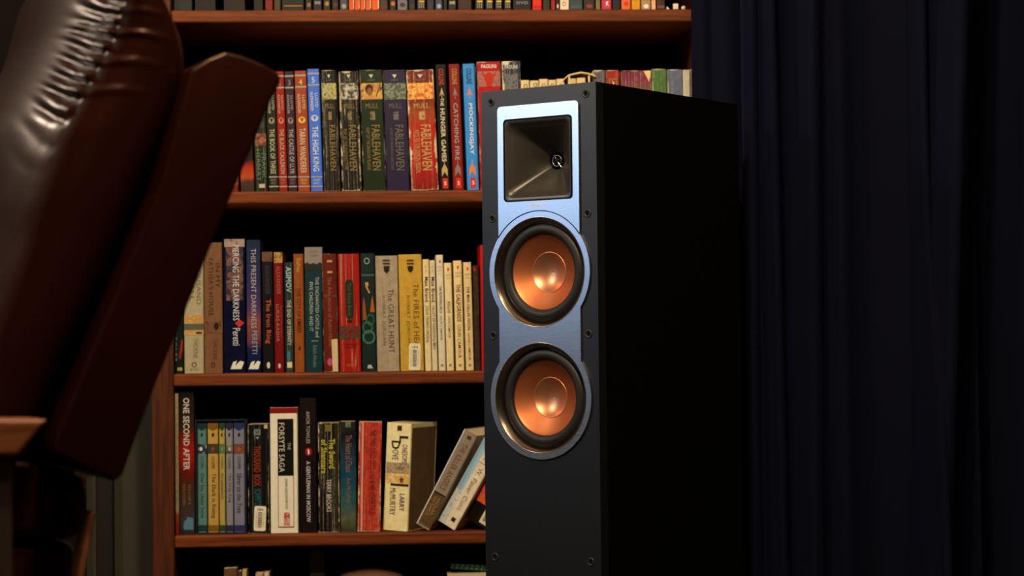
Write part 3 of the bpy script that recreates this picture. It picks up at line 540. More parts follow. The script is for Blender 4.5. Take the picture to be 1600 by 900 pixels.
book(4, 388, 420.5, 663, (22, 24, 22), 'black worn paperback with red title and a slanted barcode sticker', 0, crease=0.2, wear=0.45, nlines=3, items=[
    ('r', 0.3, 0.62, 671, 680, (120, 124, 108)), ('h', 'SF', 0.36, 0.58, 672.5, 678.5, (24, 26, 24), 0.02), ('p', [(0.38, 683), (0.56, 683), (0.47, 686.5)], (150, 150, 120)), ('t', 'THOUSAND', 0.45, 697, 738, 0.34, (150, 52, 32), 0.02), ('t', 'BOOK', 0.45, 742, 760, 0.34, (150, 52, 32), 0.02), ('t', 'SCHMITZ', 0.46, 764, 790, 0.32, (46, 90, 88), 0.01), ('r', 0.8, 0.97, 664, 670, (190, 150, 90)), ('s', 0.28, 0.86, 791, 830, (226, 200, 150))])
book(4, 423, 466.5, 637, (226, 200, 155), 'thick white book with red cap and black title panel', 0, mottle=0.04, depth=0.13, items=[
    ('r', 0.0, 1, 637.3, 646, (130, 26, 22)), ('r', 0.27, 0.85, 654.5, 656, (150, 60, 40)), ('r', 0.27, 0.29, 655, 824, (150, 60, 40)), ('r', 0.83, 0.85, 655, 824, (150, 60, 40)), ('r', 0.27, 0.85, 823, 824.5, (150, 60, 40)), ('r', 0.27, 0.85, 655.5, 743.5, (20, 17, 13)),
    ('t', 'FORSYTE SAGA', 0.42, 661, 738, 0.20, (215, 190, 145), 0.0), ('t', 'THE', 0.69, 692, 703, 0.10, (190, 160, 120)), ('t', 'JOHN GALSWORTHY', 0.56, 748, 796, 0.13, (110, 88, 60)), ('r', 0.48, 0.70, 801, 821, [(190, 90, 66), (215, 150, 115), (180, 70, 50)]), ('h', 'H', 0.50, 0.68, 803, 810, (150, 40, 30), 0.02)])
book(4, 469, 496, 622, (30, 24, 24), 'tall black hardback with white lettering and a small red oval emblem', 0, mottle=0.12, depth=0.15, hard=True, items=[
    ('t', 'AMOR TOWLES', 0.5, 643, 693, 0.22, (165, 140, 124), 0.01), ('o', 0.52, 706, 0.2, 6.5, (150, 30, 24)), ('p', [(0.47, 702), (0.56, 703), (0.58, 709), (0.5, 711)], (225, 200, 180)), ('t', 'A GENTLEMAN IN MOSCOW', 0.5, 721, 816, 0.24, (200, 176, 156), 0.02)])
book(4, 498, 531, 661, (26, 25, 20), 'black heavily creased paperback with yellow fantasy title and gold square', 0, crease=0.8, wear=0.6, nlines=6, items=[
    ('r', 0.34, 0.66, 664, 674, (120, 110, 44)), ('h', 'DEL', 0.38, 0.62, 665, 668.5, (40, 36, 20)), ('h', 'REY', 0.38, 0.62, 669.5, 673, (40, 36, 20)), ('t', 'The Sword', 0.66, 686, 732, 0.30, (184, 160, 44), 0.03), ('t', 'of Shannara', 0.28, 687, 740, 0.28, (184, 160, 44), 0.03), ('t', 'TERRY BROOKS', 0.5, 749, 800, 0.22, (205, 180, 140), 0.01)])
book(4, 532.5, 557, 659, (34, 56, 58), 'dark blue teal paperback with faded copper lettering beside the worn red one', 0, mottle=0.3, wear=0.25, grad=[(0, (40, 46, 34)), (0.15, (84, 80, 50)), (0.3, (46, 78, 70)), (0.55, (24, 58, 66)), (0.75, (34, 50, 56)), (0.9, (26, 24, 30)), (1, (40, 40, 30))], items=[
    ('r', 0.35, 0.7, 660, 668, [(60, 66, 44), (120, 120, 80), (50, 50, 40)]), ('t', 'The Heart of Chaos', 0.55, 680, 738, 0.42, (140, 92, 60), 0.0), ('t', 'Ann McCaffrey', 0.5, 747, 786, 0.36, (130, 96, 62))])
book(4, 558.5, 594.5, 660, (168, 44, 32), 'thick red paperback worn white along its many creases', -4, crease=1.0, wear=0.6, nlines=15, mottle=0.4, items=[
    ('r', 0.14, 0.20, 662, 830, (205, 150, 105)), ('t', 'THE THOUSAND ORCS AND SOME OTHER TALES', 0.62, 672, 806, 0.26, (96, 26, 18), 0.0)])
q9 = book(4, 596, 638.5, 662, (236, 194, 122), 'yellow cream thick western paperback turned so its brown front cover shows', -9, mottle=0.1, wear=0.35, yaw=-0.42, depth=0.108, items=[
    ('r', 0.05, 0.98, 724, 741, [(120, 92, 70), (180, 140, 90), (90, 70, 56)]), ('r', 0.05, 0.98, 741, 757, [(215, 160, 70), (205, 150, 60), (225, 180, 110)]), ('r', 0.25, 0.98, 757, 760.5, (50, 34, 22)), ('p', [(0.58, 750), (0.66, 748), (0.69, 744), (0.72, 748), (0.8, 749), (0.74, 752), (0.76, 757), (0.69, 754), (0.62, 757), (0.64, 752)], (110, 50, 50)),
    ('r', 0.44, 0.62, 666, 674, (60, 46, 30)), ('t', 'L', 0.72, 682, 694, 0.36, (46, 36, 30), 0.03), ('t', 'ONESOME', 0.78, 695, 726, 0.22, (86, 70, 80), 0.0), ('t', 'D', 0.40, 690, 703, 0.34, (46, 36, 30), 0.03), ('t', 'OVE', 0.40, 704, 720, 0.26, (86, 70, 80)), ('t', 'LARRY', 0.74, 772, 799, 0.2, (84, 66, 84), 0.01), ('t', 'McMURTRY', 0.36, 764, 806, 0.24, (120, 84, 60), 0.0)])
fc = from_py('printed_panel', [(0, 0, 0.002), (0, 0.10, 0.002), (0, 0.10, 0.17), (0, 0, 0.17)], [(0, 1, 2, 3)], mat('brown_front_cover', (0.16, 0.10, 0.045), 0.5, vary=0.5, bscale=60), q9)
fc.location = ((at(638.5, 750, YS).x-at(596, 750, YS).x-0.0006)/2+0.0004, 0.004, 0); fc['label'] = 'brown front cover print'

# three books leaning to the right against the speaker side of the case
def lean_book(bl, br, tl, label, col, depth, fn, yaw=0.0, grad=None, crease=0.0, wear=0.0, set_back=0.0):
    y = YS+set_back
    a = at(bl[0], bl[1], y); b2 = at(br[0], br[1], y); c = at(tl[0], tl[1], y)
    wv = Vector((b2.x-a.x, 0, b2.z-a.z)); hv = Vector((c.x-a.x, 0, c.z-a.z)); wd = wv.length; h = hv.length
    ang = math.atan2(hv.x, hv.z); zl = ZS_ALL[4]+0.0006
    # stand on the lower right corner
    bx = b2.x - wd/2*math.cos(ang); bz = zl + wd/2*math.sin(ang)
    BOOKN[0] += 1; root = empty('book', (bx, y, bz), 0.0, ang); root.rotation_euler = (0, ang, -0.35)
    tag(root, label, 'book', 'paperbacks leaning to the right beside the speaker')
    px = (bl[0]+br[0])/2
    make_cover('cover', wd, h, depth, spine_mat(col, px, crease, wear, grad, 0.15, 3, BOOKN[0], 0.3), root)
    box('page_block', -wd/2+0.0013, wd/2-0.0013, 0.0013, depth-0.001, 0.0008, h-0.0008, M_PAGE, root)
    def panel(u0, u1, v0, v1, c, nm='printed_panel', k=1):
        from_py(nm, [((u0-0.5)*wd, -0.0002-0.0001*k, v0*h), ((u1-0.5)*wd, -0.0002-0.0001*k, v0*h), ((u1-0.5)*wd, -0.0002-0.0001*k, v1*h), ((u0-0.5)*wd, -0.0002-0.0001*k, v1*h)], [(0, 1, 2, 3)], patchy(c, px, seed=3) if isinstance(c, list) else flat(c, px), root)
    def txt(s, u, v0, v1, hf, c, bold=0.0, k=2):
        v, f = glyphs(s, bold)
        from_py('lettering', [((u-0.5)*wd+(p[1]-0.5)*hf*wd, -0.0002-0.0001*k, (v0+(v1-v0)*p[0])*h) for p in v], f, flat(c, px), root)
    fn(panel, txt, wd, h, root); return root
def f1(panel, txt, wd, h, root):
    panel(0.02, 0.98, 0.02, 0.36, [(66, 44, 22), (96, 66, 34), (50, 34, 18)]); panel(0.15, 0.95, 0.345, 0.36, (40, 28, 18), k=2)
    txt('THE KILLER ANGELS', 0.52, 0.88, 0.40, 0.42, (110, 62, 40), 0.02); panel(0.4, 0.7, 0.93, 0.965, (70, 54, 36), k=2)
    txt('MICHAEL', 0.62, 0.31, 0.12, 0.2, (150, 112, 60)); txt('SHAARA', 0.36, 0.31, 0.12, 0.2, (150, 112, 60))
    panel(0.0, 0.07, 0.0, 1.0, (205, 185, 155), k=3)
lean_book((649.5, 816), (670.8, 826), (729, 667), 'brown paperback leaning steeply right with dark red block title', (136, 112, 84), 0.108, f1, wear=0.1)
def f2(panel, txt, wd, h, root):
    panel(0.0, 0.34, 0.35, 1.0, (150, 170, 200)); panel(0.0, 0.34, 0.0, 0.35, [(190, 185, 170), (210, 205, 195), (150, 150, 150)], k=2)
    txt('W. Pauer Cunn', 0.66, 0.62, 0.18, 0.26, (120, 84, 54)); panel(0.56, 0.78, 0.06, 0.10, (50, 38, 26), k=2); panel(0.36, 1.0, 0.66, 0.67, (170, 130, 90), k=2); txt('tale', 0.66, 0.78, 0.70, 0.3, (110, 84, 60))
lean_book((684.5, 812.5), (711, 828), (770, 664), 'cream paperback with a pale blue left edge, leaning right behind the brown one', (214, 182, 134), 0.12, f2)
def f3(panel, txt, wd, h, root):
    panel(0.0, 0.62, 0.19, 0.42, [(205, 60, 30), (225, 90, 40), (190, 44, 24)])
    panel(0.56, 0.95, 0.03, 0.30, (205, 172, 122), 'barcode_sticker', 2); panel(0.66, 0.80, 0.06, 0.24, [(60, 48, 34), (150, 120, 84), (50, 40, 30)], 'barcode', 3)
lean_book((726, 811), (760, 827.5), (813, 662), 'black paperback with orange red patch and cream sticker leaning right against the speaker', (34, 28, 24), 0.12, f3)

# ---- top shelf in the frame (only their feet show)
T1 = [  # x0, x1, colour, kind, lettering colour or None, label
    (270.5, 301, (34, 38, 32), 'b', None, 'dark grey green book, first on the top shelf'), (304, 338, (20, 22, 18), 'b', None, 'black green book, second on the top shelf'), (349, 384, (32, 20, 16), 'b', None, 'dark maroon thick book left of a black green one on the top shelf'),
    (396, 412, (14, 20, 16), 'b', None, 'narrow black green book left of the dark red one on the top shelf'), (414, 427, (124, 26, 22), 'b', (170, 80, 66), 'dark red book with pale marks on the left half of the top shelf'), (428, 439, (66, 56, 34), 'b', (110, 96, 50), 'olive mottled slim book right of the dark red one on the top shelf'),
    (440, 476, (24, 20, 16), 'g', (150, 100, 50), 'wide black book with one gold line near its foot, top shelf'), (477, 488, (28, 32, 22), 'o', (150, 96, 50), 'dark green slim book with a gold disc low on its spine, top shelf'), (489, 504, (18, 16, 14), 'd', (190, 175, 150), 'slim black disc case with a pale logo left of a gold disc book, top shelf'),
    (505, 517, (40, 32, 22), 'o', (165, 120, 56), 'dark brown slim book with gold disc low on its spine, top shelf'), (518, 530, (28, 22, 22), 'o', (90, 50, 36), 'black slim book with dim red mark on the top shelf'), (531, 544, (72, 68, 62), 'o', (150, 140, 125), 'grey slim book left of the orange set on the top shelf'),
    (545, 553.5, (215, 76, 26), 's', (235, 180, 120), 'orange slim book with pale edge, first of five'), (554, 562, (215, 76, 26), 's', (235, 180, 120), 'orange slim book with pale edge, second of five'), (562.5, 570.5, (215, 76, 26), 's', (235, 180, 120), 'orange slim book with pale edge, middle of five'), (571, 580, (205, 84, 34), 's', (235, 180, 120), 'duller orange slim book with pale edge, fourth of five'), (580.5, 592.5, (220, 80, 20), 's', (235, 180, 120), 'widest orange slim book, last of five on the top shelf'),
    (593, 607, (58, 44, 34), 'r', (96, 46, 30), 'brown book with a reddish foot just right of the five orange ones'), (608, 620, (26, 26, 24), 'o', (190, 100, 40), 'black slim book with an orange round mark on the top shelf'), (621, 637, (110, 100, 96), 'o', (70, 44, 32), 'grey book with a brown emblem on the top shelf'), (638, 650, (26, 26, 18), 'o', (60, 52, 28), 'black slim book with dim olive mark on the top shelf'),
    (651, 666, (28, 26, 20), 'y', (200, 150, 56), 'black book with two yellow bars of print on the top shelf'), (667, 679, (46, 38, 46), 'b', None, 'dim purple slim book on the top shelf'), (680, 692, (60, 62, 64), 'o', (150, 150, 150), 'slate grey slim disc case with pale foot mark on the top shelf'), (693, 699, (22, 26, 20), 'b', None, 'thin black green book right of the slate grey case'), (700, 714, (26, 24, 20), 'd', (220, 200, 130), 'black disc case with cream round logo on the top shelf'),
    (715, 738, (50, 28, 24), 'l', (70, 44, 36), 'dark maroon thick book with fine lines on the top shelf'), (742, 757, (24, 22, 18), 'y', (205, 165, 70), 'black book with yellow and grey print, first of four alike'), (758, 772, (24, 24, 18), 'y', (205, 165, 70), 'black book with yellow and grey print, second of four alike'), (773, 786, (24, 24, 18), 'y', (205, 165, 70), 'black book with yellow and grey print, third of four alike'), (787, 800, (26, 22, 18), 'y', (205, 165, 70), 'black book with yellow and grey print, last of four alike'),
    (801, 831, (26, 24, 22), 'd', (130, 120, 120), 'wide black disc case with small grey print on the top shelf'), (832, 847, (215, 44, 28), 'r', (190, 30, 20), 'bright scarlet book on the right half of the top shelf'), (848, 860, (46, 42, 32), 'b', None, 'dark olive book right of the scarlet one, top shelf'), (861, 868, (150, 36, 34), 'b', None, 'thin crimson book beside a dark one, top shelf'), (868.5, 874.5, (40, 30, 20), 'o', (200, 180, 130), 'thin dark book with a pale oval left of the cream one, top shelf'),
    (875, 889.5, (236, 196, 150), 'c', (150, 100, 44), 'cream book with a brown curl symbol on the top shelf'), (890, 911, (54, 66, 58), 'r', (70, 84, 74), 'grey green wide book right of the cream curl book'), (912, 930, (56, 40, 32), 'o', (130, 66, 54), 'dark brown book with reddish print on the top shelf'), (931, 938.5, (120, 104, 56), 'b', None, 'thin olive book left of the crimson pink one'), (940, 956, (190, 52, 66), 'p', (240, 200, 150), 'crimson pink book with cream flower-like print on the top shelf'),
    (957, 970, (38, 38, 34), 'b', None, 'dark grey book behind a small pale trinket on the top shelf'), (971, 986, (226, 100, 46), 'o', (215, 60, 26), 'orange book with red print right of the grey one, top shelf'), (987, 1001, (220, 140, 30), 'b', None, 'plain amber book on the right of the top shelf'), (1002, 1017, (180, 130, 80), 'o', (235, 225, 200), 'tan book with white patch on the right of the top shelf'), (1018, 1025, (240, 170, 110), 'b', None, 'thin peach book on the right of the top shelf'), (1026, 1039.5, (64, 44, 40), 'r', (130, 70, 50), 'dark brown book with faint bars, last upright book on the top shelf')]
for i, (x0, x1, c, kd, lc, lb) in enumerate(T1):
    its = []
    if kd == 'g': its = [('r', 0.1, 0.9, 8.5, 10.5, lc)]
    elif kd == 'o': its = [('o', 0.5, 6+(i % 3)*2, 0.28, 3.5, lc)]
    elif kd == 'd': its = [('h', 'DVD', 0.2, 0.8, 2.5, 7, lc, 0.03)]
    elif kd == 's': its = [('r', 0.86, 1.0, -100, 14, lc)]
    elif kd == 'r': its = [('r', 0.08, 0.92, 9, 13, lc)]
    elif kd == 'y': its = [('r', 0.2, 0.8, 1, 4, lc), ('h', 'III', 0.2, 0.75, 5.5, 8.5, (150, 130, 100), 0.04), ('h', 'III', 0.2, 0.75, 9.5, 12.5, (150, 130, 100), 0.04)]
    elif kd == 'l': its = [('r', u, u+0.06, -60, 14, lc) for u in (0.2, 0.4, 0.6, 0.8)]
    elif kd == 'c': its = [('ring', 0.45, 6.5, 0.24, 3.3, lc)]
    elif kd == 'p': its = [('p', [(0.4, 3), (0.7, 2), (0.6, 6), (0.75, 10), (0.5, 8), (0.35, 11), (0.45, 6)], lc)]
    case_ = kd == 'd' or 'disc case' in lb
    h_px = (-175 if case_ else -150-((i*37) % 40))
    book(1, x0, x1, h_px, c, lb, -1.5 if x0 > 700 and x0 < 890 else 0, items=its, name='disc_case' if case_ else 'book', cat='disc case' if case_ else 'book', group='books and cases on the top shelf', depth=0.13)
# small pale figurines at the right end of the top shelf
M_FIG = mat('cream_porcelain', alb((235, 205, 150), 1060), 0.35, vary=0.1)
def trinket(px, ytop, wpx, label, kind):
    b0 = at(px, 14, 0.02); t0 = at(px, ytop, 0.02); h = t0.z-b0.z; r = (at(px+wpx/2, 8, 0.02).x-b0.x)
    o = empty('figurine', (b0.x, 0.02, ZS_ALL[1]+0.0003)); tag(o, label, 'figurine')
    if kind == 'block':
        box('plaque', -r, r, 0, 0.008, h*0.18, h, M_FIG, o, 0.001); box('foot', -r*0.6, r*0.6, -0.003, 0.012, 0, h*0.18, mat('dark_trinket_base', (0.05, 0.03, 0.02), 0.5), o)
    elif kind == 'snail':
        lathe('shell', [(0.0002, -0.003), (r*0.7, -0.0025), (r, 0), (r*0.7, 0.0025), (0.0002, 0.003)], M_FIG, o, 0, r*1.1, 20); box('foot', -r*1.2, r*0.9, -0.003, 0.003, 0, r*0.25, M_FIG, o, 0.0008)
    else:
        bm = bmesh.new(); bmesh.ops.create_uvsphere(bm, u_segments=14, v_segments=10, radius=r, matrix=Matrix.Translation((0, 0, r*0.9)) @ Matrix.Diagonal((1, 0.8, 0.9, 1))); obj_bm('body', bm, M_FIG, o, True)
        bm = bmesh.new(); bmesh.ops.create_uvsphere(bm, u_segments=14, v_segments=10, radius=r*0.55, matrix=Matrix.Translation((-r*0.3, 0, r*1.9))); obj_bm('head', bm, M_FIG, o, True)
trinket(1043.5, 7, 5, 'tiny cream animal figurine, left one at the right end of the top shelf', 'animal')
trinket(1056, 3, 8, 'small cream plaque on a dark foot at the right end of the top shelf', 'block')
trinket(1068, 7, 7, 'tiny round snail-like figurine, last on the top shelf', 'snail')
o_ = trinket(963.5, 9, 8, 'small pale bumpy trinket before a dark grey book on the top shelf', 'animal')

# ---- bottom compartment: dim things whose tops just show
book(5, 350, 371, 888, (96, 66, 40), 'dim brown paperback whose worn top shows in the bottom compartment', 0, wear=0.4)
book(5, 371.5, 378, 893, (84, 50, 36), 'thin dim reddish paperback beside the yellow one in the bottom compartment', 0)
book(5, 378.5, 386, 891, (170, 140, 80), 'thin yellowish paperback in the bottom compartment', 0)
book(5, 399, 412, 896.5, (170, 130, 80), 'low tan paperback in the bottom compartment', 0)
book(5, 413, 421, 895, (200, 160, 110), 'thin cream paperback, right one of the low books in the bottom compartment', 0)
book(5, 484, 508, 862, (64, 56, 36), 'tall olive brown book standing alone in the bottom compartment', 0, set_back=0.05)
# rounded brown basket-like lid
M_POT = mat('brown_pottery', (0.16, 0.075, 0.04), 0.5, vary=0.3, bscale=40)
pc_ = at(580, 886, 0.075); pot = empty('lidded_pot', (pc_.x, 0.078, 0.0853)); tag(pot, 'round brown lidded pot in the dark bottom compartment', 'pot')
hp = pc_.z-0.0853; R_ = 0.062
def zl(name, prof, m, parent, n=40):
    v, f = [], []
    for r, z in prof:
        for k in range(n): a = 2*math.pi*k/n; v.append((r*math.cos(a), r*math.sin(a), z))
    for i in range(len(prof)-1):
        for k in range(n): f.append((i*n+k, i*n+(k+1) % n, (i+1)*n+(k+1) % n, (i+1)*n+k))
    f.append(tuple(range(n))[::-1]); f.append(tuple(range((len(prof)-1)*n, len(prof)*n)))
    return from_py(name, v, f, m, parent, True)
zl('body', [(0.040, 0), (0.058, 0.02), (R_+0.006, 0.07), (R_+0.002, hp-0.035)], M_POT, pot); zl('lid', [(R_+0.004, hp-0.0345), (R_+0.002, hp-0.025), (R_*0.8, hp-0.010), (R_*0.4, hp-0.002), (0.004, hp)], M_POT, pot)
# dark green strip with pale dots (a ring-bound notebook edge) and a magazine under it
nb0 = at(704, 884, 0.05); nb1 = at(775, 890, 0.05)
note = empty('notebook', (nb0.x, 0.05, 0)); tag(note, 'dark green ring-bound notebook edge with rows of pale holes beside the speaker foot', 'notebook')
M_GRN = mat('green_notebook_cover', (0.008, 0.07, 0.045), 0.4, vary=0.2); M_DOT = mat('pale_ring_dots', (0.35, 0.5, 0.42), 0.4)
dx = nb1.x-nb0.x; zt = nb0.z; slope = -0.006/0.071
prism('cover', [(0, zt-0.005), (dx, zt-0.005+slope*dx), (dx, zt+0.005+slope*dx), (0, zt+0.005)], 0, 0.13, M_GRN, note)
for k in range(8):
    x = 0.003+k*0.0082
    for dz in (-0.002, 0.0022):
        if x < dx: rg = lathe('ring_hole', [(0.0002, -0.0012), (0.0011, -0.001), (0.0011, 0.0004)], M_DOT, note, x+dz*0.3, zt+dz+slope*x, 10)
mg0 = at(699, 898.5, 0.03); mg = empty('magazine', (mg0.x, 0.03, 0)); tag(mg, 'cream edge of a magazine stack under the green notebook', 'magazine')
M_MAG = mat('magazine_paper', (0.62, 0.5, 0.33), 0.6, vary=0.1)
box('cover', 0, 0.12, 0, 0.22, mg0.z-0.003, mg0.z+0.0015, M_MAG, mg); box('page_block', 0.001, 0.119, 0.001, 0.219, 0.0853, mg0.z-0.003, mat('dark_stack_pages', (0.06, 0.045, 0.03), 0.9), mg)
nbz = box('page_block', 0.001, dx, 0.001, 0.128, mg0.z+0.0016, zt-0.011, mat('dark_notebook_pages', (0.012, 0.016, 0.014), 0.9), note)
# ------------------------------------------------------------------ speaker
SX, SY, SR = 0.214, 3.1817-3.689, -0.6804
SU = Vector((math.cos(SR), math.sin(SR), 0)); SV = Vector((-math.sin(SR), math.cos(SR), 0)); S0 = Vector((SX, SY, 0))
def on_face(px, py):
    p = on_plane(px, py, S0, SV)-S0; return p.dot(SU), p.z
spk = empty('tower_speaker', S0, SR); tag(spk, 'tall black tower speaker with two copper cones and a square horn', 'speaker')
ZT = on_face(932, 127.2)[1]; HW = 0.1; DEP = 0.395; ZB = 0.03
M_VINYL = mat('black_ash_vinyl', (0.0014, 0.0014, 0.0015), 0.8, spec=0.03, bump=0.05, bscale=400)
M_BAFF = mat('baffle_satin_black', (0.0032, 0.0046, 0.0066), 0.42, spec=0.5, bump=0.10, bscale=900)
M_SILV, N, L, b = newmat('brushed_silver_plate')
tc = N.new('ShaderNodeTexCoord'); mp = N.new('ShaderNodeMapping'); mp.inputs['Scale'].default_value = (8, 8, 900); L.new(tc.outputs['Object'], mp.inputs[0])
nz = N.new('ShaderNodeTexNoise'); nz.inputs['Scale'].default_value = 3; L.new(mp.outputs[0], nz.inputs['Vector'])
mr = N.new('ShaderNodeMapRange'); mr.inputs[3].default_value = 0.24; mr.inputs[4].default_value = 0.32; L.new(nz.outputs[0], mr.inputs[0]); L.new(mr.outputs[0], b.inputs['Roughness'])
b.inputs['Metallic'].default_value = 1.0; b.inputs['Base Color'].default_value = (0.60, 0.62, 0.66, 1)
MATS['brushed_silver_plate'] = M_SILV
def copper(name, base, rough):
    m, N, L, b = newmat(name)
    tc = N.new('ShaderNodeTexCoord'); sx = N.new('ShaderNodeVectorMath'); sx.operation = 'MULTIPLY'; sx.inputs[1].default_value = (1, 0, 1)
    L.new(tc.outputs['Object'], sx.inputs[0]); ln = N.new('ShaderNodeVectorMath'); ln.operation = 'LENGTH'; L.new(sx.outputs[0], ln.inputs[0])
    nz = N.new('ShaderNodeTexNoise'); nz.noise_dimensions = '1D'; nz.inputs['Scale'].default_value = 900; L.new(ln.outputs['Value'], nz.inputs['W'])
    bp = N.new('ShaderNodeBump'); bp.inputs['Strength'].default_value = 0.03; bp.inputs['Distance'].default_value = 0.0005; L.new(nz.outputs[0], bp.inputs['Height']); L.new(bp.outputs[0], b.inputs['Normal'])
    b.inputs['Base Color'].default_value = (*base, 1); b.inputs['Metallic'].default_value = 0.85; b.inputs['Roughness'].default_value = rough
    return m
M_CONE = copper('spun_copper_cone', (0.52, 0.165, 0.06), 0.44)
M_CAP = copper('copper_dust_cap', (0.66, 0.29, 0.15), 0.36)
M_RUB = mat('black_rubber', (0.012, 0.011, 0.011), 0.5, spec=0.35)
M_TRIMR = mat('dark_chrome_ring', (0.30, 0.25, 0.19), 0.25, metal=1.0)
M_HORN = mat('horn_satin_black', (0.022, 0.019, 0.016), 0.36, spec=0.5)
M_DARK = mat('deep_black', (0.002, 0.002, 0.002), 0.8, spec=0.1)

def circ(cx, cz, r, n=64): return [(cx+r*math.cos(2*math.pi*k/n), cz+r*math.sin(2*math.pi*k/n)) for k in range(n)]
def rrect(x0, x1, z0, z1, r, n=6):
    pts = []
    for cx, cz, a0 in ((x1-r, z1-r, 0), (x0+r, z1-r, 90), (x0+r, z0+r, 180), (x1-r, z0+r, 270)):
        for k in range(n+1): a = math.radians(a0+90*k/n); pts.append((cx+r*math.cos(a), cz+r*math.sin(a)))
    return pts
def holed(name, outer, holes, y0, y1, m, parent):
    bm = bmesh.new(); es = []
    for loop in [outer]+holes:
        vs = [bm.verts.new((x, y0, z)) for x, z in loop]
        es += [bm.edges.new((vs[i], vs[(i+1) % len(vs)])) for i in range(len(vs))]
    bmesh.ops.triangle_fill(bm, use_beauty=True, use_dissolve=False, edges=es)
    r = bmesh.ops.extrude_face_region(bm, geom=list(bm.faces))
    bmesh.ops.translate(bm, vec=(0, y1-y0, 0), verts=[g for g in r['geom'] if isinstance(g, bmesh.types.BMVert)])
    return obj_bm(name, bm, m, parent)
W1 = on_face(843.9, 424.9); W2 = on_face(845.8, 621.7)
CXm = (W1[0]+W2[0])/2; ZW = (W1[1], W2[1])
hl, htop = on_face(789, 189); hr, _ = on_face(894.2, 179); _, hbot = on_face(790, 315.6); _, hb2 = on_face(895, 309); htop2 = on_face(894, 179)[1]
HC = ((hl+hr)/2, ((htop+htop2)/2+(hbot+hb2)/2)/2); HH = (hr-hl)/2
PL = 0.0705; pz = (on_face(779, 167)[1]+on_face(904, 157.5)[1])/2
RO = 0.0785; RR = 0.0872
# baffle and cabinet
bm = bmesh.new(); bm_box(bm, -HW, HW, 0.019, DEP, ZB, ZT)
for f in list(bm.faces):
    if f.calc_center_median().y < 0.02: bm.faces.remove(f)
obj_bm('cabinet', bm, M_VINYL, spk)
holesB = [circ(CXm, z, RO+0.001) for z in ZW] + [rrect(HC[0]-HH+0.001, HC[0]+HH-0.001, HC[1]-HH+0.001, HC[1]+HH-0.001, 0.006)]
holed('baffle', [(-HW, ZB), (HW, ZB), (HW, ZT), (-HW, ZT)], holesB, 0.0, 0.019, M_BAFF, spk)
for pxy in ((767.1, 159.9), (915.3, 146.2), (769.1, 341.5), (917.7, 333.2), (770.7, 524), (919.6, 521.8), (773.6, 870.4), (922.9, 878)):
    x, z = on_face(*pxy)
    s = lathe('grille_socket', [(0.0062, 0.0), (0.0062, -0.0006), (0.0055, -0.001), (0.0040, -0.0010), (0.0032, -0.0002)], mat('socket_rubber', (0.010, 0.010, 0.011), 0.5), spk, x, z, 24)
    lathe('socket_hole', [(0.0034, -0.0004), (0.0002, -0.0003)], M_DARK, s, x, z, 24)
# silver plate: rounded rectangle joined with the two driver circles
def plate_outline():
    a1 = math.asin(math.sqrt(max(0, RR**2-PL**2))/RR)   # where the straight edge meets the circle
    pts = []
    r = 0.006
    def arc(cz, a0, a1_, n): return [(CXm+RR*math.cos(a0+(a1_-a0)*k/n), cz+RR*math.sin(a0+(a1_-a0)*k/n)) for k in range(n+1)]
    for k in range(7): a = math.radians(90-90*k/6); pts.append((CXm+PL-r+r*math.cos(a), pz-r+r*math.sin(a)))
    pts += arc(ZW[0], a1, -a1, 20); pts += arc(ZW[1], a1, -(math.pi+a1), 70)
    pts += arc(ZW[0], math.pi+a1, math.pi-a1, 20)
    for k in range(7): a = math.radians(180-90*k/6); pts.append((CXm-PL+r+r*math.cos(a), pz-r+r*math.sin(a)))
    return pts
holesP = [circ(CXm, z, RO) for z in ZW] + [rrect(HC[0]-HH, HC[0]+HH, HC[1]-HH, HC[1]+HH, 0.005)]
holed('silver_plate', plate_outline(), holesP, -0.0030, -0.0001, M_SILV, spk)
a_0 = math.asin(math.sqrt(RR**2-PL**2)/RR); bm = bmesh.new()
tube(bm, [(CXm+RR*math.cos(a_0+(math.pi-2*a_0)*k/48), -0.0032, ZW[0]+RR*math.sin(a_0+(math.pi-2*a_0)*k/48)) for k in range(49)], 0.0007, 6)
obj_bm('seam_groove', bm, M_DARK, spk)
for cz in ZW:
    wf_ = lathe('driver_trim', [(RO+0.0001, -0.0034), (RO-0.0004, -0.0036), (RO-0.0012, -0.0030), (RO-0.0078, 0.0068), (RO-0.0080, 0.0095)], M_TRIMR, spk, CXm, cz, 96)
    ro, ri = RO-0.0080, 0.0535; sp = [(ro+0.0012, 0.0092), (ro, 0.0085)]
    for k in range(13):
        a = math.pi*k/12; rm = (ro-0.0015+ri+0.001)/2; rw = (ro-0.0015-ri-0.001)/2; sp.append((rm+rw*math.cos(a), 0.0085-rw*0.72*math.sin(a)))
    sp += [(ri, 0.0090)]
    lathe('rubber_surround', sp, M_RUB, spk, CXm, cz, 96)
    n = 14; cp = [(ri+0.0008-(ri+0.0008-0.0285)*t, 0.0088+0.0145*(t**0.9)) for t in [k/n for k in range(n+1)]]
    cn = lathe('copper_cone', [(r, y) for r, y in cp] + [(0.024, 0.0265)], M_CONE, spk, 0, 0, 96); cn.location = (CXm, 0, cz)
    RC = 0.043; y0c = 0.0232
    dc = [(0.0294, y0c+0.0008), (0.0294, y0c-0.0004), (0.0288, y0c-0.0008)]
    for k in range(15):
        r = 0.0284*(1-k/14); dc.append((max(r, 0.0002), y0c-0.0006+math.sqrt(RC*RC-r*r)-math.sqrt(RC*RC-0.0284**2)))
    d_ = lathe('dust_cap', dc, M_CAP, spk, 0, 0, 72); d_.location = (CXm, 0, cz)
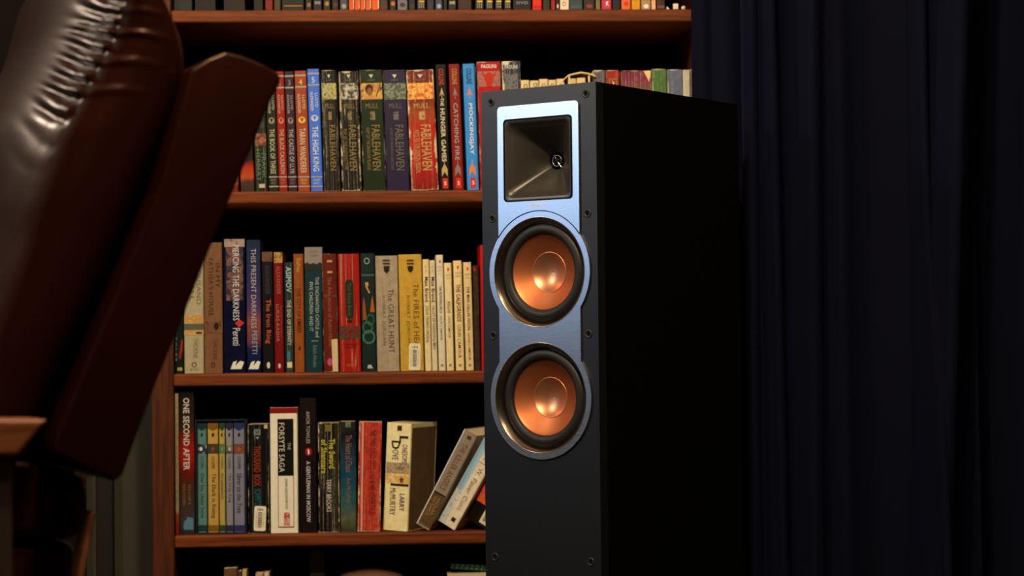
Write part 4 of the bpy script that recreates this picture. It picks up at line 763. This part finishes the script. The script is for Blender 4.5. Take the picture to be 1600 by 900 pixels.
# horn: square mouth flaring in to a round throat
NS = 72; D = 0.046; v, f = [], []; rings = []
def sq(k, h, r):
    a = 2*math.pi*(k+0.5)/NS-math.pi/4; c, s = math.cos(a), math.sin(a); m_ = max(abs(c), abs(s)); return (h*c/m_, h*s/m_), (h*c, h*s)
prof = [(HH-0.0004, -0.0030), (HH-0.0024, -0.00290), (HH-0.0044, -0.0025), (HH-0.0062, -0.0015), (HH-0.0076, 0.0002)]
N0 = len(prof)
for k in range(1, 19):
    t = k/18; prof.append(((HH-0.0076)-(HH-0.0076-0.0125)*t**0.9, 0.0002+D*t**1.08))
for i, (h, y) in enumerate(prof):
    bl = 0 if i < N0 else ((i-N0+1)/18.0)**2.5
    for k in range(NS):
        (ax, az), (bx_, bz_) = sq(k, h, 0); v.append((HC[0]+ax*(1-bl)+bx_*bl, y, HC[1]+az*(1-bl)+bz_*bl))
for i in range(len(prof)-1):
    for k in range(NS): f.append((i*NS+k, i*NS+(k+1) % NS, (i+1)*NS+(k+1) % NS, (i+1)*NS+k))
horn = from_py('horn', v, f, M_HORN, spk)
for p in horn.data.polygons: p.use_smooth = True
gk = rrect(HC[0]-HH-0.0008, HC[0]+HH+0.0008, HC[1]-HH-0.0008, HC[1]+HH+0.0008, 0.006); gi = rrect(HC[0]-HH+0.0012, HC[0]+HH-0.0012, HC[1]-HH+0.0012, HC[1]+HH-0.0012, 0.005)
holed('horn_gasket', gk, [gi], -0.0040, -0.0028, M_DARK, spk)
th2 = lathe('tweeter_throat', [(0.0130, D-0.001), (0.0120, D+0.010), (0.0002, D+0.011)], M_DARK, spk, HC[0], HC[1], 32)
M_PHASE = mat('phase_plug_metal', (0.22, 0.21, 0.2), 0.3, metal=1.0)
lathe('phase_plug', [(0.0035, D+0.006), (0.0030, D-0.001), (0.0002, D-0.003)], M_PHASE, th2, HC[0], HC[1], 20)
lathe('phase_ring', [(0.0078, D+0.004), (0.0088, D), (0.0078, D-0.001), (0.0068, D), (0.0072, D+0.004)], M_PHASE, th2, HC[0], HC[1], 28)
for k in range(4):
    a = math.radians(35+90*k); bm = bmesh.new(); tube(bm, [(HC[0]+0.003*math.cos(a), D, HC[1]+0.003*math.sin(a)), (HC[0]+0.0115*math.cos(a), D+0.001, HC[1]+0.0115*math.sin(a))], 0.0009, 6); obj_bm('phase_fin', bm, M_PHASE, th2)
v, f = glyphs('Klipsch', 0.02); xa, za = on_face(831, 323.5); xb, zb = on_face(855, 317)
from_py('logo_lettering', [(xa+(xb-xa)*p[0], -0.0034, za+(zb-za)*p[1]*0.85) for p in v], f, mat('logo_copper', (0.9, 0.75, 0.6), 0.4), spk)
for sx in (-1, 1):
    for y in (0.04, DEP-0.04):
        ft = zl('foot', [(0.018, 0.0), (0.02, 0.004), (0.02, 0.026), (0.016, ZB)], M_RUB, spk, 24); ft.location = (sx*(HW-0.03), y, 0)

# ------------------------------------------------------------------ recliner
CA = math.radians(20); BX = Vector((math.cos(CA), math.sin(CA), 0)); BY = Vector((-math.sin(CA), math.cos(CA), 0))
C0 = at(300, 400, -1.49); C0 = Vector((C0.x, C0.y, 0))
chair = empty('recliner', C0, CA); tag(chair, 'reddish brown leather recliner with wooden arm, tilted back at the left edge', 'armchair')
def cl(px, py, off=0.0):
    p = on_plane(px, py, C0+BY*off, BY)-C0; return (p.dot(BX), p.z)
M_LEA, N, L, b = newmat('brown_leather')
tc = N.new('ShaderNodeTexCoord'); vo = N.new('ShaderNodeTexVoronoi'); vo.inputs['Scale'].default_value = 420; L.new(tc.outputs['Object'], vo.inputs['Vector'])
nz = N.new('ShaderNodeTexNoise'); nz.inputs['Scale'].default_value = 9; nz.inputs['Detail'].default_value = 5; L.new(tc.outputs['Object'], nz.inputs['Vector'])
cr = N.new('ShaderNodeValToRGB'); cr.color_ramp.elements[0].color = (0.0068, 0.0013, 0.0007, 1); cr.color_ramp.elements[1].color = (0.0135, 0.0022, 0.0010, 1); L.new(nz.outputs[0], cr.inputs[0]); L.new(cr.outputs[0], b.inputs['Base Color'])
bp = N.new('ShaderNodeBump'); bp.inputs['Strength'].default_value = 0.12; bp.inputs['Distance'].default_value = 0.0006; L.new(vo.outputs['Distance'], bp.inputs['Height']); L.new(bp.outputs[0], b.inputs['Normal'])
b.inputs['Roughness'].default_value = 0.30; b.inputs['Specular IOR Level'].default_value = 0.20; b.inputs['Specular Tint'].default_value = (1.0, 0.62, 0.45, 1)
MATS['brown_leather'] = M_LEA
M_CWOOD = wood('chair_arm_wood', (0.10, 0.030, 0.010), (0.18, 0.060, 0.022), 0, 0.45)
M_CDARK = mat('chair_dark_wood', (0.020, 0.010, 0.006), 0.5)
# back shell
shell = [cl(*p) for p in ((290, 112), (318, 95), (345, 84), (372, 91), (402, 103), (428, 118), (431, 130), (414, 162), (390, 222), (340, 340), (285, 480), (232, 610), (203, 690), (184, 742), (172, 751), (75, 706), (80, 680), (160, 490), (240, 300))]
so = prism('back_shell', shell, -0.02, 0.60, M_LEA, chair, bev=0.018, seg=4)
for p in so.data.polygons: p.use_smooth = True
so.data.set_sharp_from_angle(angle=math.radians(40)) if hasattr(so.data, 'set_sharp_from_angle') else None
# back cushion: lofted rounded sections with gathered wrinkles along the seam
FR = [(-70, 700), (-34, 560), (2, 450), (26, 380), (48, 300), (86, 200), (113, 150), (140, 105), (162, 66), (178, 30), (190, -8), (200, -50), (206, -80)]
BK = [(62, 705), (114, 585), (166, 480), (206, 390), (246, 300), (282, 225), (302, 180), (312, 140), (314, 105), (307, 66), (290, 28), (266, -12), (240, -68)]
def interp(P, t):
    s = t*(len(P)-1); i = min(int(s), len(P)-2); q = s-i
    p0 = P[max(i-1, 0)]; p1 = P[i]; p2 = P[i+1]; p3 = P[min(i+2, len(P)-1)]
    return tuple(0.5*((2*b_)+(-a_+c_)*q+(2*a_-5*b_+4*c_-d_)*q*q+(-a_+3*b_-3*c_+d_)*q**3) for a_, b_, c_, d_ in zip(p0, p1, p2, p3))
FRl = [cl(*p) for p in FR]; BKl = [cl(*p) for p in BK]
NT, NR = 260, 150; WD = 0.56; v, f = [], []
SEAM = []
def sgnp(x, e): return math.copysign(abs(x)**e, x)
for i in range(NT+1):
    t = i/NT; F = interp(FRl, t); B = interp(BKl, t)
    mid = ((F[0]+B[0])/2, (F[1]+B[1])/2); hq = ((B[0]-F[0])/2, (B[1]-F[1])/2)
    shrink = 1.0 if t < 0.93 else math.sqrt(max(0.02, 1-((t-0.93)/0.07)**2))
    ln = math.hypot(*hq); nrm = (hq[0]/ln, hq[1]/ln)
    for k in range(NR):
        a = 2*math.pi*k/NR; ca, sa_ = math.cos(a), math.sin(a); e = 2/5.5
        q = sgnp(ca, e); wv = sgnp(sa_, e)          # q=-1 front, wv=-1 near side
        bul = 0.035*(1-min(1, abs(wv))**2)*max(0, -q)     # front crown
        sb_ = 0.022*(1-min(1, abs(q))**2)              # side crown
        # distance from the near front seam, measured round the section
        dq = (q+1)*ln; dw = (wv+1)*WD/2; front = 1 if q < -0.97 else 0
        d = max(dq, dw)
        per = 0.016
        s_ = t*0.95
        ph = s_*2*math.pi/0.046 + 2.2*noise.noise(Vector((s_*11, 7.7, 0)))
        dir_ = 1.0 if dw > dq else 0.55
        amp = 0.0080*(0.55+0.75*noise.noise(Vector((s_*14, 3.1, 0))))*max(0.0, min(1.0, (t-0.36)/0.16))
        if dw >= dq: wr = amp*math.exp(-((d-0.012)/(0.060 if d > 0.012 else 0.007))**2)*(abs(math.sin(0.5*(ph- d*95)))*2-1.1)
        else: wr = amp*0.3*math.exp(-((d-0.008)/0.03)**2)*(max(0, math.sin(ph*0.5-d*40))**2*2-0.7)
        seam = -0.0035*math.exp(-(d/0.004)**2) + 0.0025*math.exp(-((d-0.006)/0.004)**2)
        fo = bul + (wr if dw >= dq and q < 0 else 0) + (seam if q < -0.5 else 0)
        so_ = sb_ + (wr if dw < dq and wv < 0 else 0)
        # rounded extents
        px_ = mid[0]+hq[0]*q*shrink - nrm[0]*(fo if q < 0 else 0)
        pz_ = mid[1]+hq[1]*q*shrink - nrm[1]*(fo if q < 0 else 0)
        wy = 0.02+WD/2+wv*(WD/2)*shrink + (so_*(-1 if wv < 0 else 1) if abs(wv) > 0.9 else 0)
        v.append((px_, wy, pz_))
        if k == int(NR*0.625) and t > 0.2: SEAM.append((px_, wy, pz_))
for i in range(NT):
    for k in range(NR): f.append((i*NR+k, i*NR+(k+1) % NR, (i+1)*NR+(k+1) % NR, (i+1)*NR+k))
f.append(tuple(range(NR))[::-1]); f.append(tuple(range(NT*NR, (NT+1)*NR)))
cu_ = from_py('back_cushion', v, f, M_LEA, chair, True)
# seat, base, arms, rear leg
sx0, sz0 = cl(-60, 760); 
def px_prism(nm, pts, y0, y1, m, bev=0.006, off=0.0): 
    o = prism(nm, [cl(p[0], p[1], off) for p in pts], y0, y1, m, chair, bev=bev, seg=3)
    for p in o.data.polygons: p.use_smooth = True
    if hasattr(o.data, 'set_sharp_from_angle'): o.data.set_sharp_from_angle(angle=math.radians(40))
    return o
bxp = cl(28, 740); bxq = cl(152, 760)
px_prism('seat_cushion', ((-420, 690), (20, 712), (70, 720), (160, 752), (158, 800), (148, 850), (20, 850), (-420, 830)), 0.05, 0.55, M_LEA, 0.02)
px_prism('seat_base', ((-400, 856), (20, 856), (140, 856), (132, 960), (40, 1080), (-380, 1080)), 0.06, 0.54, M_LEA, 0.01)
for yy in (0.0, 0.56):
    lg = prism('leg', [cl(140, 800), cl(152, 800), cl(132, 900), (cl(100, 1100)[0], 0.0), (cl(70, 1100)[0], 0.0), cl(122, 900)], yy, yy+0.035, wood('chair_leg_wood', (0.10, 0.035, 0.015), (0.2, 0.08, 0.035), 2), chair, 0.003)
    fx = cl(-380, 900)[0]
    box('leg', fx, fx+0.04, yy, yy+0.035, 0, cl(-380, 840)[1], MATS['chair_leg_wood'], chair, 0.003)
for side, (y0, y1) in enumerate(((-0.155, -0.085), (0.69, 0.76))):
    off = -0.155
    P = [cl(p[0], p[1], off) for p in ((-430, 655), (76, 655), (28, 713), (-430, 713))]
    arm = prism('arm', P, y0, y1, M_CWOOD, chair, 0.004, 3)
    Q = [cl(p[0], p[1], off) for p in ((-60, 714.5), (24, 714.5), (18, 900))]
    zb_ = Q[0][1]
    box('arm_post', Q[0][0]-0.02, Q[1][0], y0+0.012, y1-0.012, 0, zb_, M_CDARK, chair, 0.004)
    box('arm_post', cl(-400, 714.5, off)[0], cl(-350, 714.5, off)[0], y0+0.012, y1-0.012, 0, zb_, M_CDARK, chair, 0.004)
    xa_ = cl(-60, 900, off)[0]
    box('arm_bracket', Q[0][0], Q[0][0]+0.03, min(y1-0.012, 0.05) if side == 0 else 0.55, 0.06 if side == 0 else y0+0.012, zb_-0.16, zb_-0.12, M_CDARK, chair)
bk = [cl(118, 736, -0.02), cl(134, 739, -0.02), cl(146, 748, -0.02), cl(140, 750, -0.02), cl(120, 742, -0.02)]
prism('hinge_plate', bk, -0.012, 0.04, mat('bare_steel', (0.6, 0.55, 0.48), 0.3, metal=1.0), chair, 0.001)

# ------------------------------------------------------------------ curtains
M_CUR, N, L, b = newmat('navy_velvet')
tc = N.new('ShaderNodeTexCoord'); nz = N.new('ShaderNodeTexNoise'); nz.inputs['Scale'].default_value = 250; L.new(tc.outputs['Object'], nz.inputs['Vector'])
bp = N.new('ShaderNodeBump'); bp.inputs['Strength'].default_value = 0.2; bp.inputs['Distance'].default_value = 0.001; L.new(nz.outputs[0], bp.inputs['Height']); L.new(bp.outputs[0], b.inputs['Normal'])
b.inputs['Base Color'].default_value = (0.0036, 0.0046, 0.0125, 1); b.inputs['Roughness'].default_value = 0.85; b.inputs['Specular IOR Level'].default_value = 0.04
b.inputs['Sheen Weight'].default_value = 0.06; b.inputs['Sheen Tint'].default_value = (0.12, 0.15, 0.5, 1); b.inputs['Sheen Roughness'].default_value = 0.5
def curtain(px0, px1, ybase, folds, label, waves, slantf=0.0):
    x0 = at(px0, 450, ybase).x; x1 = at(px1, 450, ybase).x; W = x1-x0; sc_ = W/(px1-px0)
    root = empty('curtain', ((x0+x1)/2, ybase, 0.015)); tag(root, label, 'curtain', None)
    nx, nz_ = int((px1-px0)/3)+2, 16; v, f = [], []; H = 2.38
    for j in range(nz_+1):
        z = H*j/nz_; py = 542-(z+0.015-0.63)*1000
        for i in range(nx+1):
            px = px0+(px1-px0)*i/nx; y = 0.0
            for fp, fw, amp, sl in folds:
                c = fp+sl*(py-0)/900.0; u = (px-c)/fw
                y -= amp*math.exp(-abs(u)**2.2)
            y -= waves*math.sin(px*0.055+0.4*math.sin(z*1.3))
            v.append((x0+W*i/nx-(x0+x1)/2, y, z))
    for j in range(nz_):
        for i in range(nx): f.append((j*(nx+1)+i, j*(nx+1)+i+1, (j+1)*(nx+1)+i+1, (j+1)*(nx+1)+i))
    o = from_py('panel', v, f, M_CUR, root, True)
    md = o.modifiers.new('thick', 'SOLIDIFY'); md.thickness = 0.003; md.offset = 1
    box('hem', -W/2, W/2, -0.004, 0.004, 2.38, 2.40, M_CUR, root)
    return root
curtain(1086, 1240, -0.035, [(1100, 12, 0.012, 0), (1140, 22, 0.016, 0)], 'navy curtain panel hanging flat against the right end of the bookcase', 0.0)
curtain(1500, 1790, -0.06, [(1560, 40, -0.02, 0), (1640, 30, 0.05, 0), (1720, 26, 0.05, 0)], 'dark curtain panel at the right edge of the picture, behind the slanting fold', 0.0012)
curtain(1163, 1530, -0.13, [(1174, 9, 0.035, -3), (1202, 10, 0.055, 8), (1232, 6, -0.015, 0), (1262, 20, 0.065, -6), (1312, 14, 0.022, 4), (1372, 34, -0.02, 0), (1437, 9, 0.045, 2), (1486, 20, 0.105, -40), (1526, 12, -0.03, -10)], 'wide navy curtain panel with upright folds and one slanting fold right of the speaker', 0.0012)
rod = empty('curtain_rod', (1.0, -0.12, 2.42)); tag(rod, 'dark curtain rod above the navy curtains on the right', 'curtain rod')
bm = bmesh.new(); tube(bm, [(-0.55, 0, 0), (1.18, 0, 0)], 0.012, 12); obj_bm('pole', bm, M_CDARK, rod)
for x in (-0.5, 1.1): box('bracket', x, x+0.02, 0.012, YB+0.12, -0.01, 0.01, M_CDARK, rod)
bpy.context.view_layer.update()
